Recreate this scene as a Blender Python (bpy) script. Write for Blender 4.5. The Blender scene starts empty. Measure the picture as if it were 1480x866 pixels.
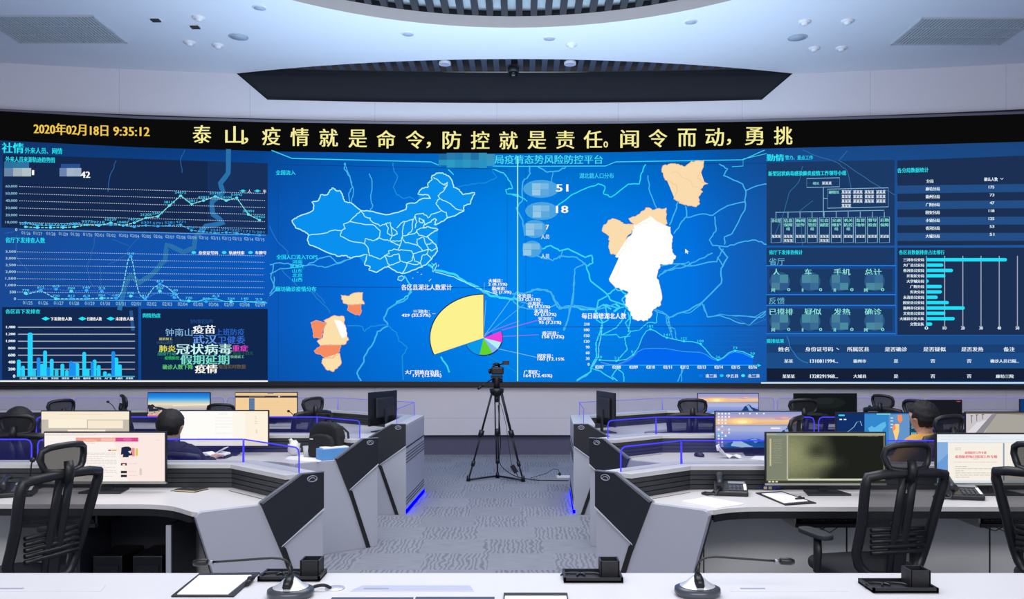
import bpy, bmesh, math, random
from mathutils import Vector, Matrix
random.seed(7)
PI = math.pi
scn = bpy.context.scene
COL = scn.collection

# ------------------------------------------------------------------ camera
F = 1200.0; CX = 755.0; HY = 510.0; CZ = 1.6
cd = bpy.data.cameras.new('camera'); cam = bpy.data.objects.new('camera', cd); COL.objects.link(cam)
cam.location = (0, 0, CZ); cam.rotation_euler = (PI/2, 0, 0)
cd.sensor_width = 36.0; cd.lens = 36.0*F/1480.0
cd.shift_x = -(CX-740)/1480.0; cd.shift_y = (HY-433)/1480.0
cd.clip_start = 0.05; cd.clip_end = 100
scn.camera = cam
scn.view_settings.view_transform = 'Standard'; scn.view_settings.look = 'None'
scn.view_settings.gamma = 1; scn.view_settings.use_curve_mapping = False
scn.view_settings.exposure = 0.0

# ------------------------------------------------------------------ light
w = bpy.data.worlds.new('world'); scn.world = w; w.use_nodes = True
bgn = w.node_tree.nodes['Background']; bgn.inputs[0].default_value = (0.93, 0.93, 1.0, 1); bgn.inputs[1].default_value = 0.70
def area(name, loc, rot, sx, sy, power, col):
    l = bpy.data.lights.new(name, 'AREA'); l.shape = 'RECTANGLE'; l.size = sx; l.size_y = sy; l.energy = power; l.color = col
    o = bpy.data.objects.new(name, l); COL.objects.link(o); o.location = loc; o.rotation_euler = rot
    return o
area('dome_light', (-.1, 6.2, 5.8), (0, 0, 0), 6.0, 5.0, 400, (.98, .98, 1.0))
area('rear_ceiling_light', (-.1, -2.6, 5.6), (math.radians(40), 0, 0), 9.0, 2.5, 620, (1.0, .99, .98))
area('added_screen_glow', (-.1, 9.8, 2.7), (PI, 0, 0), 7.0, 3.2, 310, (.62, .83, 1.0))  # added lamp in mid-air, stands for the video wall's glow on the ceiling

# ------------------------------------------------------------------ materials
def lin(c):
    if isinstance(c, str):
        c = [int(c[i:i+2], 16) for i in (0, 2, 4)]
    return tuple(((v/255)/12.92 if v/255 <= .04045 else ((v/255+.055)/1.055)**2.4) for v in c) + (1.0,)
MATS = {}
def mat(name, col, rough=.5, metal=0.0, bump=0.0, bscale=60.0, spec=.5, var=0.0):
    if name in MATS: return MATS[name]
    m = bpy.data.materials.new(name); m.use_nodes = True
    nt = m.node_tree; b = nt.nodes['Principled BSDF']; c = lin(col)
    b.inputs['Base Color'].default_value = c; b.inputs['Roughness'].default_value = rough
    b.inputs['Metallic'].default_value = metal; b.inputs['Specular IOR Level'].default_value = spec
    tc = nt.nodes.new('ShaderNodeTexCoord'); nz = nt.nodes.new('ShaderNodeTexNoise')
    nz.inputs['Scale'].default_value = bscale; nz.inputs['Detail'].default_value = 3
    nt.links.new(tc.outputs['Object'], nz.inputs['Vector'])
    if var:
        mx = nt.nodes.new('ShaderNodeMix'); mx.data_type = 'RGBA'
        mx.inputs[6].default_value = tuple(v*(1-var) for v in c[:3])+(1,); mx.inputs[7].default_value = tuple(min(1, v*(1+var)) for v in c[:3])+(1,)
        nt.links.new(nz.outputs['Fac'], mx.inputs[0]); nt.links.new(mx.outputs[2], b.inputs['Base Color'])
    if bump:
        bp = nt.nodes.new('ShaderNodeBump'); bp.inputs['Strength'].default_value = bump; bp.inputs['Distance'].default_value = .004
        nt.links.new(nz.outputs['Fac'], bp.inputs['Height']); nt.links.new(bp.outputs['Normal'], b.inputs['Normal'])
    MATS[name] = m; return m
def emit(col, s=1.0, sample=False):
    k = 'lit_'+(col if isinstance(col, str) else '%02x%02x%02x' % tuple(int(v) for v in col))+('' if s == 1 else '_%g' % s)
    if k in MATS: return MATS[k]
    m = bpy.data.materials.new(k); m.use_nodes = True; nt = m.node_tree
    for n in list(nt.nodes): nt.nodes.remove(n)
    o = nt.nodes.new('ShaderNodeOutputMaterial'); e = nt.nodes.new('ShaderNodeEmission')
    e.inputs[0].default_value = lin(col); e.inputs[1].default_value = s
    nt.links.new(e.outputs[0], o.inputs[0])
    if not sample: m.cycles.emission_sampling = 'NONE'
    MATS[k] = m; return m
def emit_attr(name, s=1.0):
    m = bpy.data.materials.new(name); m.use_nodes = True; nt = m.node_tree
    for n in list(nt.nodes): nt.nodes.remove(n)
    o = nt.nodes.new('ShaderNodeOutputMaterial'); e = nt.nodes.new('ShaderNodeEmission')
    a = nt.nodes.new('ShaderNodeAttribute'); a.attribute_name = 'picture'
    e.inputs[1].default_value = s
    nt.links.new(a.outputs['Color'], e.inputs[0]); nt.links.new(e.outputs[0], o.inputs[0])
    return m
def sheer(name, col, alpha, rough=.1, glow=None, gs=0.0):
    m = bpy.data.materials.new(name); m.use_nodes = True; nt = m.node_tree
    for n in list(nt.nodes): nt.nodes.remove(n)
    o = nt.nodes.new('ShaderNodeOutputMaterial'); t = nt.nodes.new('ShaderNodeBsdfTransparent')
    p = nt.nodes.new('ShaderNodeBsdfPrincipled'); mx = nt.nodes.new('ShaderNodeMixShader')
    p.inputs['Base Color'].default_value = lin(col); p.inputs['Roughness'].default_value = rough
    if glow: p.inputs['Emission Color'].default_value = lin(glow); p.inputs['Emission Strength'].default_value = gs; m.cycles.emission_sampling = 'NONE'
    mx.inputs[0].default_value = alpha
    nt.links.new(t.outputs[0], mx.inputs[1]); nt.links.new(p.outputs[0], mx.inputs[2]); nt.links.new(mx.outputs[0], o.inputs[0])
    return m

# ------------------------------------------------------------------ object helpers
def tag(o, label=None, cat=None, group=None, kind=None):
    if label: o['label'] = label
    if cat: o['category'] = cat
    if group: o['group'] = group
    if kind: o['kind'] = kind
    return o
def link(name, me, parent=None):
    o = bpy.data.objects.new(name, me); COL.objects.link(o)
    if parent is not None: o.parent = parent
    return o
def thing(name, label, cat, loc=(0, 0, 0), rz=0.0, group=None):
    o = link(name, None); o.location = loc; o.rotation_euler = (0, 0, rz); o.empty_display_size = .1
    return tag(o, label, cat, group)
def relabel(o, label): o['label'] = label; return o
def dup(root, loc, rz, label):
    def cp(o, p):
        c = o.copy(); COL.objects.link(c)
        if p is not None: c.parent = p
        for ch in kids.get(o.name, []): cp(ch, c)
        return c
    kids = {}
    for o in COL.objects:
        if o.parent is not None: kids.setdefault(o.parent.name, []).append(o)
    r = cp(root, None); r.location = loc; r.rotation_euler = (0, 0, rz); r['label'] = label
    return r

class MB:
    """collects shapes into one mesh object, with several materials"""
    def __init__(s, M=None):
        s.bm = bmesh.new(); s.mats = []; s.M = M or Matrix.Identity(4)
    def mi(s, m):
        if m not in s.mats: s.mats.append(m)
        return s.mats.index(m)
    def v(s, p): return s.bm.verts.new(s.M @ Vector(p))
    def face(s, vs, m, smooth=False):
        try: f = s.bm.faces.new(vs)
        except ValueError: return None
        f.material_index = s.mi(m); f.smooth = smooth; return f
    def poly(s, pts, m): return s.face([s.v(p) for p in pts], m)
    def box(s, c, d, m, R=None):
        R = R or Matrix.Identity(3); vs = []
        for x in (-.5, .5):
            for y in (-.5, .5):
                for z in (-.5, .5):
                    vs.append(s.v(Vector(c)+R@Vector((x*d[0], y*d[1], z*d[2]))))
        for q in ((0, 1, 3, 2), (4, 6, 7, 5), (0, 4, 5, 1), (2, 3, 7, 6), (0, 2, 6, 4), (1, 5, 7, 3)):
            s.face([vs[i] for i in q], m)
        return s
    def prism(s, pts, z0, z1, m, mtop=None):
        """pts: 2-D outline, extruded from z0 to z1"""
        a = [s.v((p[0], p[1], z0)) for p in pts]; b = [s.v((p[0], p[1], z1)) for p in pts]; n = len(pts)
        s.face(a[::-1], m); s.face(b, mtop or m)
        for i in range(n): s.face([a[i], a[(i+1) % n], b[(i+1) % n], b[i]], m)
        return s
    def plate(s, pts3, nrm, t, m):
        """flat outline in 3-D given thickness t along nrm"""
        nrm = Vector(nrm)*t
        a = [s.v(p) for p in pts3]; b = [s.v(Vector(p)+nrm) for p in pts3]; n = len(pts3)
        s.face(a[::-1], m); s.face(b, m)
        for i in range(n): s.face([a[i], a[(i+1) % n], b[(i+1) % n], b[i]], m)
        return s
    def tube(s, pts, r, m, n=8, closed=False, flat=1.0, up=(0, 0, 1)):
        pts = [Vector(p) for p in pts]; N = len(pts); rings = []; prev = None
        for i, p in enumerate(pts):
            a = pts[(i-1) % N] if (closed or i > 0) else p; b = pts[(i+1) % N] if (closed or i < N-1) else p
            t = (b-a)
            if t.length < 1e-9: t = Vector((0, 0, 1))
            t.normalize()
            if prev is None:
                u = Vector(up)
                if abs(u.dot(t)) > .95: u = Vector((1, 0, 0))
            else: u = prev
            x = t.cross(u)
            if x.length < 1e-6: x = t.cross(Vector((0, 1, .3)))
            x.normalize(); y = x.cross(t).normalized(); prev = y
            rr = r[i] if isinstance(r, (list, tuple)) else r
            rings.append([s.v(p+x*(math.cos(2*PI*k/n)*rr)+y*(math.sin(2*PI*k/n)*rr*flat)) for k in range(n)])
        for i in range(N if closed else N-1):
            A, B = rings[i], rings[(i+1) % N]
            for k in range(n): s.face([A[k], A[(k+1) % n], B[(k+1) % n], B[k]], m, True)
        if not closed: s.face(rings[0][::-1], m); s.face(rings[-1], m)
        return s
    def lathe(s, prof, m, n=24, c=(0, 0, 0), sx=1, sy=1):
        rings = []
        for r, z in prof:
            if r < 1e-6: rings.append([s.v((c[0], c[1], c[2]+z))])
            else: rings.append([s.v((c[0]+sx*r*math.cos(2*PI*k/n), c[1]+sy*r*math.sin(2*PI*k/n), c[2]+z)) for k in range(n)])
        for A, B in zip(rings, rings[1:]):
            if len(A) == 1 and len(B) == 1: continue
            for k in range(n):
                k2 = (k+1) % n
                if len(A) == 1: s.face([A[0], B[k2], B[k]], m, True)
                elif len(B) == 1: s.face([A[k], A[k2], B[0]], m, True)
                else: s.face([A[k], A[k2], B[k2], B[k]], m, True)
        return s
    def ball(s, c, r, m, nu=14, nv=9):
        r = (r, r, r) if not isinstance(r, (tuple, list)) else r
        prev = None
        for j in range(nv+1):
            th = PI*j/nv
            ring = [s.v((c[0]+r[0]*math.sin(th)*math.cos(2*PI*i/nu), c[1]+r[1]*math.sin(th)*math.sin(2*PI*i/nu), c[2]+r[2]*math.cos(th))) for i in range(nu if 0 < j < nv else 1)]
            if prev:
                for i in range(nu):
                    if len(prev) == 1: s.face([prev[0], ring[i], ring[(i+1) % nu]], m, True)
                    elif len(ring) == 1: s.face([prev[i], ring[0], prev[(i+1) % nu]], m, True)
                    else: s.face([prev[i], ring[i], ring[(i+1) % nu], prev[(i+1) % nu]], m, True)
            prev = ring
        return s
    def obj(s, name, parent=None, bevel=0.0, seg=2, solid=0.0, recalc=True):
        if recalc: bmesh.ops.recalc_face_normals(s.bm, faces=s.bm.faces)
        me = bpy.data.meshes.new(name); s.bm.to_mesh(me); s.bm.free()
        for m in s.mats: me.materials.append(m)
        o = link(name, me, parent)
        if solid: q = o.modifiers.new('solid', 'SOLIDIFY'); q.thickness = solid
        if bevel:
            q = o.modifiers.new('bevel', 'BEVEL'); q.width = bevel; q.segments = seg; q.limit_method = 'ANGLE'; q.angle_limit = math.radians(40)
        return o
def at(px, py, Y=None, Z=None):
    a = (px-CX)/F; b = (HY-py)/F
    if Y is None: Y = (Z-CZ)/b
    return Vector((a*Y, Y, CZ+b*Y))
def offset(pts, d, ext=False):
    """2-D polyline moved d to its right hand side, mitred"""
    n = len(pts); out = []
    nr = []
    for i in range(n-1):
        t = (Vector(pts[i+1])-Vector(pts[i])).normalized(); nr.append(Vector((t.y, -t.x)))
    for i in range(n):
        p = Vector(pts[i])
        if i == 0: out.append(p+nr[0]*d)
        elif i == n-1: out.append(p+nr[-1]*d)
        else:
            b = (nr[i-1]+nr[i]).normalized(); out.append(p+b*(d/b.dot(nr[i])))
    return [tuple(q) for q in out]

# ------------------------------------------------------------------ flat pictures made of coloured shapes (screen content)
TXT = {}
def glyphs(body):
    if body in TXT: return TXT[body]
    c = bpy.data.curves.new('writing', 'FONT'); c.body = body; c.resolution_u = 2
    o = bpy.data.objects.new('writing', c); COL.objects.link(o)
    dg = bpy.context.evaluated_depsgraph_get(); dg.update()
    me = bpy.data.meshes.new_from_object(o.evaluated_get(dg))
    vs = [(v.co.x, v.co.y) for v in me.vertices]; fs = [tuple(p.vertices) for p in me.polygons]
    COL.objects.unlink(o); bpy.data.objects.remove(o); bpy.data.curves.remove(c); bpy.data.meshes.remove(me)
    TXT[body] = (vs, fs); return TXT[body]
class Canvas:
    """2-D drawing in picture units, y down; level stacks the layers"""
    def __init__(s): s.items = []
    def poly(s, pts, m, lv=1): s.items.append(([tuple(p) for p in pts], [tuple(range(len(pts)))], m, lv)); return s
    def rect(s, x0, y0, x1, y1, m, lv=1): return s.poly([(x0, y0), (x1, y0), (x1, y1), (x0, y1)], m, lv)
    def line(s, pts, wd, m, lv=2, closed=False):
        pts = list(pts)+([pts[0]] if closed else [])
        vs = []; fs = []
        n = len(pts)
        for i, p in enumerate(pts):
            a = Vector(pts[max(i-1, 0)]); b = Vector(pts[min(i+1, n-1)]); t = (b-a)
            if closed and i in (0, n-1): t = Vector(pts[1])-Vector(pts[n-2])
            if t.length < 1e-6: t = Vector((1, 0))
            t.normalize(); q = Vector((-t.y, t.x))*wd/2
            vs += [(p[0]+q.x, p[1]+q.y), (p[0]-q.x, p[1]-q.y)]
        for i in range(n-1): fs.append((2*i, 2*i+1, 2*i+3, 2*i+2))
        s.items.append((vs, fs, m, lv)); return s
    def dashed(s, pts, wd, m, lv=2, on=3, off=2):
        pos = 0.0
        for a, b in zip(pts, pts[1:]):
            a = Vector(a); b = Vector(b); L = (b-a).length; t = 0.0
            while t < L:
                k = pos % (on+off)
                if k < on: e = min(L, t+on-k); s.line([a.lerp(b, t/L), a.lerp(b, e/L)], wd, m, lv)
                else: e = min(L, t+on+off-k)
                pos += max(e-t, 1e-4); t = max(e, t+1e-4)
        return s
    def ell(s, cx, cy, rx, ry, m, lv=2, a0=0, a1=360, n=24):
        pts = [(cx+rx*math.cos(math.radians(a0+(a1-a0)*i/n)), cy-ry*math.sin(math.radians(a0+(a1-a0)*i/n))) for i in range(n+(0 if a1-a0 == 360 else 1))]
        if a1-a0 != 360: pts.append((cx, cy))
        return s.poly(pts, m, lv)
    def text(s, body, x0, y0, x1, y1, m, lv=3, bold=0.0, skew=0.0):
        vs, fs = glyphs(body)
        if not vs: return s
        ax = min(v[0] for v in vs); bx = max(v[0] for v in vs); ay = min(v[1] for v in vs); by = max(v[1] for v in vs)
        k = (x1-x0)/(bx-ax); q = (y1-y0)/max(by-ay, 1e-6)
        for d in ([0] if not bold else [-bold, bold]):
            s.items.append(([(x0+(v[0]-ax)*k+d, y1-(v[1]-ay)*q+skew*(v[0]-ax)*k) for v in vs], fs, m, lv+(.1 if d > 0 else 0)))
        return s
    def build(s, name, parent, fmap, cut=0.0):
        """fmap(x, y, level) -> 3-D point"""
        bm = bmesh.new(); mats = []
        lay = bm.verts.layers.float.new('lv')
        for vs, fs, m, lv in s.items:
            if m not in mats: mats.append(m)
            bv = []
            for x, y in vs:
                q = bm.verts.new((x, y, 0)); q[lay] = lv; bv.append(q)
            for f in fs:
                try: bf = bm.faces.new([bv[i] for i in f]); bf.material_index = mats.index(m)
                except ValueError: pass
        if cut:
            big = [f for f in bm.faces if len(f.verts) > 4]
            if big: bmesh.ops.triangulate(bm, faces=big)
            xs = [v.co.x for v in bm.verts]; x = math.ceil(min(xs)/cut)*cut
            while x < max(xs):
                fa = [f for f in bm.faces if min(v.co.x for v in f.verts) < x-1e-4 and max(v.co.x for v in f.verts) > x+1e-4]
                if fa:
                    ge = list(set(fa) | {e for f in fa for e in f.edges} | {v for f in fa for v in f.verts})
                    bmesh.ops.bisect_plane(bm, geom=ge, plane_co=(x, 0, 0), plane_no=(1, 0, 0), dist=1e-5)
                x += cut
            for v in bm.verts: pass
        for v in bm.verts: v.co = fmap(v.co.x, v.co.y, v[lay])
        me = bpy.data.meshes.new(name); bm.to_mesh(me); bm.free()
        for m in mats: me.materials.append(m)
        if 'lv' in me.attributes: me.attributes.remove(me.attributes['lv'])
        return link(name, me, parent)
def jag(pts, amp, n=3, closed=True):
    out = []; rr = random.Random(len(pts)*7+int(pts[0][0]))
    q = list(pts)+([pts[0]] if closed else [])
    for a, b in zip(q, q[1:]):
        for k in range(n):
            t = k/n; d = amp if k else 0
            out.append((a[0]+(b[0]-a[0])*t+rr.uniform(-d, d), a[1]+(b[1]-a[1])*t+rr.uniform(-d, d)))
    if not closed: out.append(q[-1])
    return out

# ================================================================== ROOM
XC, RW = -.1, 42.0; YW = 13.0 - RW
def wy(x, d=0.0): return YW+math.sqrt((RW-d)**2-(x-XC)**2)
ZC = 5.9
white_wall = mat('painted_wall', 'c9c8da', .75, var=.02, bscale=8)
def wall_mat():
    m = mat('metal_wall_panel', 'd3cfd8', .55, var=.02, bscale=5)
    nt = m.node_tree; b = nt.nodes['Principled BSDF']
    tc = nt.nodes.new('ShaderNodeTexCoord'); sp = nt.nodes.new('ShaderNodeSeparateXYZ'); nt.links.new(tc.outputs['Object'], sp.inputs[0])
    def frac(sock, period, shift):
        a = nt.nodes.new('ShaderNodeMath'); a.operation = 'ADD'; a.inputs[1].default_value = shift
        nt.links.new(sock, a.inputs[0])
        q = nt.nodes.new('ShaderNodeMath'); q.operation = 'PINGPONG'; q.inputs[1].default_value = period/2; nt.links.new(a.outputs[0], q.inputs[0])
        l = nt.nodes.new('ShaderNodeMath'); l.operation = 'LESS_THAN'; l.inputs[1].default_value = .004; nt.links.new(q.outputs[0], l.inputs[0]); return l.outputs[0]
    mx = nt.nodes.new('ShaderNodeMath'); mx.operation = 'MAXIMUM'
    nt.links.new(frac(sp.outputs[0], 1.9, .4), mx.inputs[0]); nt.links.new(frac(sp.outputs[2], 20.0, -.575+20), mx.inputs[1])
    old = b.inputs['Base Color'].links[0].from_socket
    mc = nt.nodes.new('ShaderNodeMix'); mc.data_type = 'RGBA'; mc.inputs[7].default_value = lin('bab7c4')
    nt.links.new(mx.outputs[0], mc.inputs[0]); nt.links.new(old, mc.inputs[6]); nt.links.new(mc.outputs[2], b.inputs['Base Color'])
    return m
panel_wall = wall_mat()
kick = mat('dark_kick_panel', '55536e', .6, var=.05, bscale=10)
dark_recess = mat('dark_recess_panel', '171a26', .8)
ceil_m = mat('ceiling_plaster', 'd6d9e6', .85, var=.01, bscale=4)

# floor: carpet tiles, half of them with a wavy relief
def carpet():
    m = bpy.data.materials.new('carpet_tiles'); m.use_nodes = True; nt = m.node_tree; b = nt.nodes['Principled BSDF']
    N = nt.nodes.new; L = nt.links.new
    tc = N('ShaderNodeTexCoord'); sp = N('ShaderNodeSeparateXYZ'); L(tc.outputs['Object'], sp.inputs[0])
    def M(op, a, b_=None):
        n = N('ShaderNodeMath'); n.operation = op
        for i, v in enumerate((a, b_)):
            if v is None: continue
            if isinstance(v, (int, float)): n.inputs[i].default_value = v
            else: L(v, n.inputs[i])
        return n.outputs[0]
    T = .5
    row = M('FLOOR', M('DIVIDE', M('SUBTRACT', sp.outputs[1], .12), T))
    xs = M('ADD', M('DIVIDE', sp.outputs[0], T*1.0), M('MULTIPLY', row, .13))
    col = M('FLOOR', M('SUBTRACT', xs, .04))
    chk = M('MODULO', M('ABSOLUTE', M('ADD', row, col)), 2.0)
    wn = N('ShaderNodeTexWhiteNoise'); cb = N('ShaderNodeCombineXYZ'); L(row, cb.inputs[0]); L(col, cb.inputs[1]); L(cb.outputs[0], wn.inputs[0])
    wv = N('ShaderNodeTexWave'); wv.inputs['Scale'].default_value = 5.5; wv.inputs['Distortion'].default_value = 7; wv.inputs['Detail'].default_value = 1.5; wv.inputs['Detail Scale'].default_value = 1.6
    mp = N('ShaderNodeMapping'); mp.inputs['Scale'].default_value = (1.5, .75, 1); L(tc.outputs['Object'], mp.inputs[0]); L(mp.outputs[0], wv.inputs[0])
    pl = N('ShaderNodeTexNoise'); pl.inputs['Scale'].default_value = 14; mp2 = N('ShaderNodeMapping'); mp2.inputs['Scale'].default_value = (.5, 6, 1); L(tc.outputs['Object'], mp2.inputs[0]); L(mp2.outputs[0], pl.inputs[0])
    fine = N('ShaderNodeTexNoise'); fine.inputs['Scale'].default_value = 220; L(tc.outputs['Object'], fine.inputs[0])
    mx = N('ShaderNodeMix'); L(chk, mx.inputs[0]); L(M('SMOOTH_MIN', wv.outputs['Fac'], .62), mx.inputs[2]); L(pl.outputs['Fac'], mx.inputs[3])
    v = M('ADD', M('ADD', M('MULTIPLY', mx.outputs[0], .42), M('MULTIPLY', wn.outputs[0], .10)), M('MULTIPLY', fine.outputs['Fac'], .35))
    cr = N('ShaderNodeValToRGB'); cr.color_ramp.elements[0].position = .2; cr.color_ramp.elements[1].position = .95
    cr.color_ramp.elements[0].color = lin('6c707d'); cr.color_ramp.elements[1].color = lin('b2b4be')
    L(v, cr.inputs[0]); L(cr.outputs[0], b.inputs['Base Color']); b.inputs['Roughness'].default_value = .95; b.inputs['Specular IOR Level'].default_value = .15
    bp = N('ShaderNodeBump'); bp.inputs['Strength'].default_value = .5; bp.inputs['Distance'].default_value = .004; L(v, bp.inputs['Height']); L(bp.outputs[0], b.inputs['Normal'])
    return m
mb = MB(); cm = carpet()
mb.box((0, 5.5, -.05), (20, 17, .1), cm); tag(mb.obj('floor'), kind='structure')

# curved front wall, in columns; the upper edge is cut for the ceiling recess
def ztop(x):
    u = abs(x+.12)
    if u >= 4.28: return ZC
    if u <= 3.82: return 5.51
    return 5.51+(ZC-5.51)*(u-3.82)/.46
xsW = sorted(set([round(-9.5+.25*i, 3) for i in range(77)]+[-4.4, 4.16, -3.94, 3.70]))
def column_wall(name, z0, z1f, d, m, xs=xsW, kind='structure', thick=.1):
    mb = MB()
    for a, b in zip(xs, xs[1:]):
        q = []
        for off in (d, d-thick):
            q.append([mb.v((a, wy(a, off), z0)), mb.v((b, wy(b, off), z0)), mb.v((b, wy(b, off), z1f(b))), mb.v((a, wy(a, off), z1f(a)))])
        mb.face(q[0], m); mb.face(q[1][::-1], m); mb.face([q[0][3], q[0][2], q[1][2], q[1][3]], m); mb.face([q[0][1], q[0][0], q[1][0], q[1][1]], m)
    o = mb.obj(name); tag(o, kind=kind); return o
column_wall('wall_front', .31, ztop, 0.0, panel_wall)
column_wall('baseboard_front', 0.0, lambda x: .30, -.06, kick)
column_wall('trim_1', .298, lambda x: .312, .012, mat('dark_line_trim', '23232e', .5), thick=.08)
mb = MB(); mb.box((-9.55, 5.5, ZC/2), (.1, 17, ZC), white_wall); tag(mb.obj('wall_left'), kind='structure')
mb = MB(); mb.box((9.55, 5.5, ZC/2), (.1, 17, ZC), white_wall); tag(mb.obj('wall_right'), kind='structure')

# ceiling with the round dome opening and the lens shaped recess at the wall
CR, CCX, CCY = 4.62, -.13, 6.36
def lens(x):
    u = (x+.12)/4.28
    return 12.15+.63*u*u
xs = set([-9.5, 9.5, -4.4, 4.16]); xs |= {round(-9.5+.5*i, 3) for i in range(39)}
xs |= {CCX+CR*math.cos(PI*i/48) for i in range(49)}; xs |= {-.12+4.28*i/20 for i in range(-20, 21)}
xs = sorted(xs); mb = MB(); Y0 = -3.0
def hole(x):
    u = CR*CR-(x-CCX)**2
    return math.sqrt(max(u, 0))
for a, b in zip(xs, xs[1:]):
    mid = (a+b)/2
    inl = abs(mid+.12) < 4.28
    ea = lens(a) if inl else wy(a, -.05); eb = lens(b) if inl else wy(b, -.05)
    segs = [((Y0, Y0), (ea, eb))]
    if abs(mid-CCX) < CR:
        segs = [((Y0, Y0), (CCY-hole(a), CCY-hole(b))), ((CCY+hole(a), CCY+hole(b)), (ea, eb))]
    for (p0, p1), (q0, q1) in segs:
        mb.poly([(a, p0, ZC), (b, p1, ZC), (b, q1, ZC), (a, q0, ZC)], ceil_m)
    if inl:
        mb.poly([(a, ea, ZC), (b, eb, ZC), (b, eb, ZC+.14), (a, ea, ZC+.14)], dark_recess)
bmesh.ops.remove_doubles(mb.bm, verts=mb.bm.verts, dist=1e-4)
tag(mb.obj('ceiling'), kind='structure')
# dome: a beige ring face, dark slatted soffit above
ring = mat('dome_ring_paint', 'c9c2c4', .7); slat = mat('dark_ceiling_slat', '2a2b33', .5); slat_bg = mat('soffit_backing', 'c4d0dc', .6, var=.25, bscale=3)
mb = MB(); n = 96
for i in range(n):
    a, b = 2*PI*i/n, 2*PI*(i+1)/n
    pa = (CCX+CR*math.cos(a), CCY+CR*math.sin(a)); pb = (CCX+CR*math.cos(b), CCY+CR*math.sin(b))
    qa = (CCX+(CR-.02)*math.cos(a), CCY+(CR-.02)*math.sin(a)); qb = (CCX+(CR-.02)*math.cos(b), CCY+(CR-.02)*math.sin(b))
    mb.poly([(*pa, ZC), (*pb, ZC), (*pb, ZC+.15), (*pa, ZC+.15)], ring)
tag(mb.obj('trim_2'), kind='structure')
mb = MB()
mb.lathe([(0, 0), (CR+.1, 0)], slat_bg, 64, (CCX, CCY, ZC+.26)); mb.lathe([(CR+.1, 0), (CR+.1, .3)], slat, 64, (CCX, CCY, ZC+.13))
tag(mb.obj('ceiling_soffit'), kind='structure')
mb = MB(); x = -CR+.1
while x < CR:
    h = math.sqrt(CR*CR-x*x); mb.box((CCX+x, CCY, ZC+.19), (.085, 2*h, .08), slat); x += .192
tag(mb.obj('ceiling_slats'), kind='structure')
# recess: dark back panel and short slats over it
column_wall('wall_recess', 5.4, lambda x: 6.02, -.08, dark_recess, xs=[q for q in xsW if -4.6 < q < 4.4])
mb = MB(); mb.box((-.12, 12.6, 6.12), (9.2, 1.4, .04), dark_recess); tag(mb.obj('ceiling_recess'), kind='structure')
mb = MB(); x = -4.1; sm = mat('recess_slat', '4a5064', .5)
while x < 4.0:
    y0 = lens(x)+.02
    if wy(x)-y0 > .1: mb.box((x, (y0+wy(x)+.05)/2, 6.05), (.085, wy(x)+.05-y0, .06), sm)
    x += .185
tag(mb.obj('ceiling_recess_slats'), kind='structure')
# ================================================================== VIDEO WALL
def wallpt(px, py, lv=0, base=.09):
    a = (px-CX)/F; R = RW-base-.003*lv
    A = a*a+1; B = -2*a*XC-2*YW; C = XC*XC+YW*YW-R*R
    t = (-B+math.sqrt(B*B-4*A*C))/(2*A)
    return Vector((a*t, t, CZ+(HY-py)/F*t))
def ztop_led(px):   # lower edge of the ticker = upper edge of the main display, in px
    return 222.0
def lerp(a, b, t): return a+(b-a)*t
def pw(x, pts):
    if x <= pts[0][0]: return pts[0][1]
    for (a, p), (b, q) in zip(pts, pts[1:]):
        if x <= b: return lerp(p, q, (x-a)/(b-a))
    return pts[-1][1]
SEAM = [(-120, 196), (0, 203), (200, 213), (400, 219), (600, 222), (750, 222), (900, 220), (1100, 215), (1300, 210), (1480, 205), (1600, 200)]
TOP = [(-120, 151), (0, 158), (200, 169), (400, 174.5), (600, 177), (750, 177), (900, 176), (1100, 173), (1300, 168), (1480, 162), (1600, 158)]
BOT = [(-120, 551), (0, 551), (400, 551), (750, 552), (1100, 554), (1480, 556), (1600, 557)]
vw = thing('video_wall', 'huge curved blue LED video wall showing epidemic maps and charts', 'screen', (XC, 12.9, 1.1))
def WL(name, cv, base=.09):
    o = cv.build(name, vw, lambda x, y, l: wallpt(x, y, l, base)-Vector((XC, 12.9, 1.1)), 25.0); return o
# main glowing surface with its own broad gradient
def hexmix(a, b, t): return tuple(lerp(x, y, t) for x, y in zip(a, b))
def bgcol(x, y):
    c = pw(x, [(0, 0), (390, 1), (560, 2), (720, 3), (900, 2.6), (1000, 2), (1108, 1), (1480, 0)])
    st = [(26, 72, 145), (10, 88, 185), (2, 116, 226), (0, 134, 242)]
    i = min(int(c), 2); col = hexmix(st[i], st[i+1], c-i)
    if x > 1000: col = hexmix(col, (40, 96, 165), min((x-1000)/150, 1)*.6)
    d = pw(y, [(200, .78), (300, .95), (380, 1.0), (470, 1.0), (552, .93)])
    if x < 400: d *= pw(y, [(200, .9), (340, 1.05), (552, .95)])
    return tuple(v*d for v in col)
nx, ny = 64, 16
me = bpy.data.meshes.new('display_surface'); vs = []; cs = []; fs = []
for i in range(nx+5):
    x = -50+25*i
    for j in range(ny+1):
        y = lerp(pw(x, SEAM), pw(x, BOT), j/ny); vs.append(wallpt(x, y, 0)-Vector((XC, 12.9, 1.1))); c = lin(bgcol(x, y)); cs.append(c)
for i in range(nx+4):
    for j in range(ny): fs.append((i*(ny+1)+j, i*(ny+1)+j+1, (i+1)*(ny+1)+j+1, (i+1)*(ny+1)+j))
me.from_pydata([tuple(v) for v in vs], [], fs); at_ = me.color_attributes.new('picture', 'FLOAT_COLOR', 'POINT')
for i, c in enumerate(cs): at_.data[i].color = c
me.materials.append(emit_attr('display_picture', 1.0)); link('display_surface', me, vw)
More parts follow.
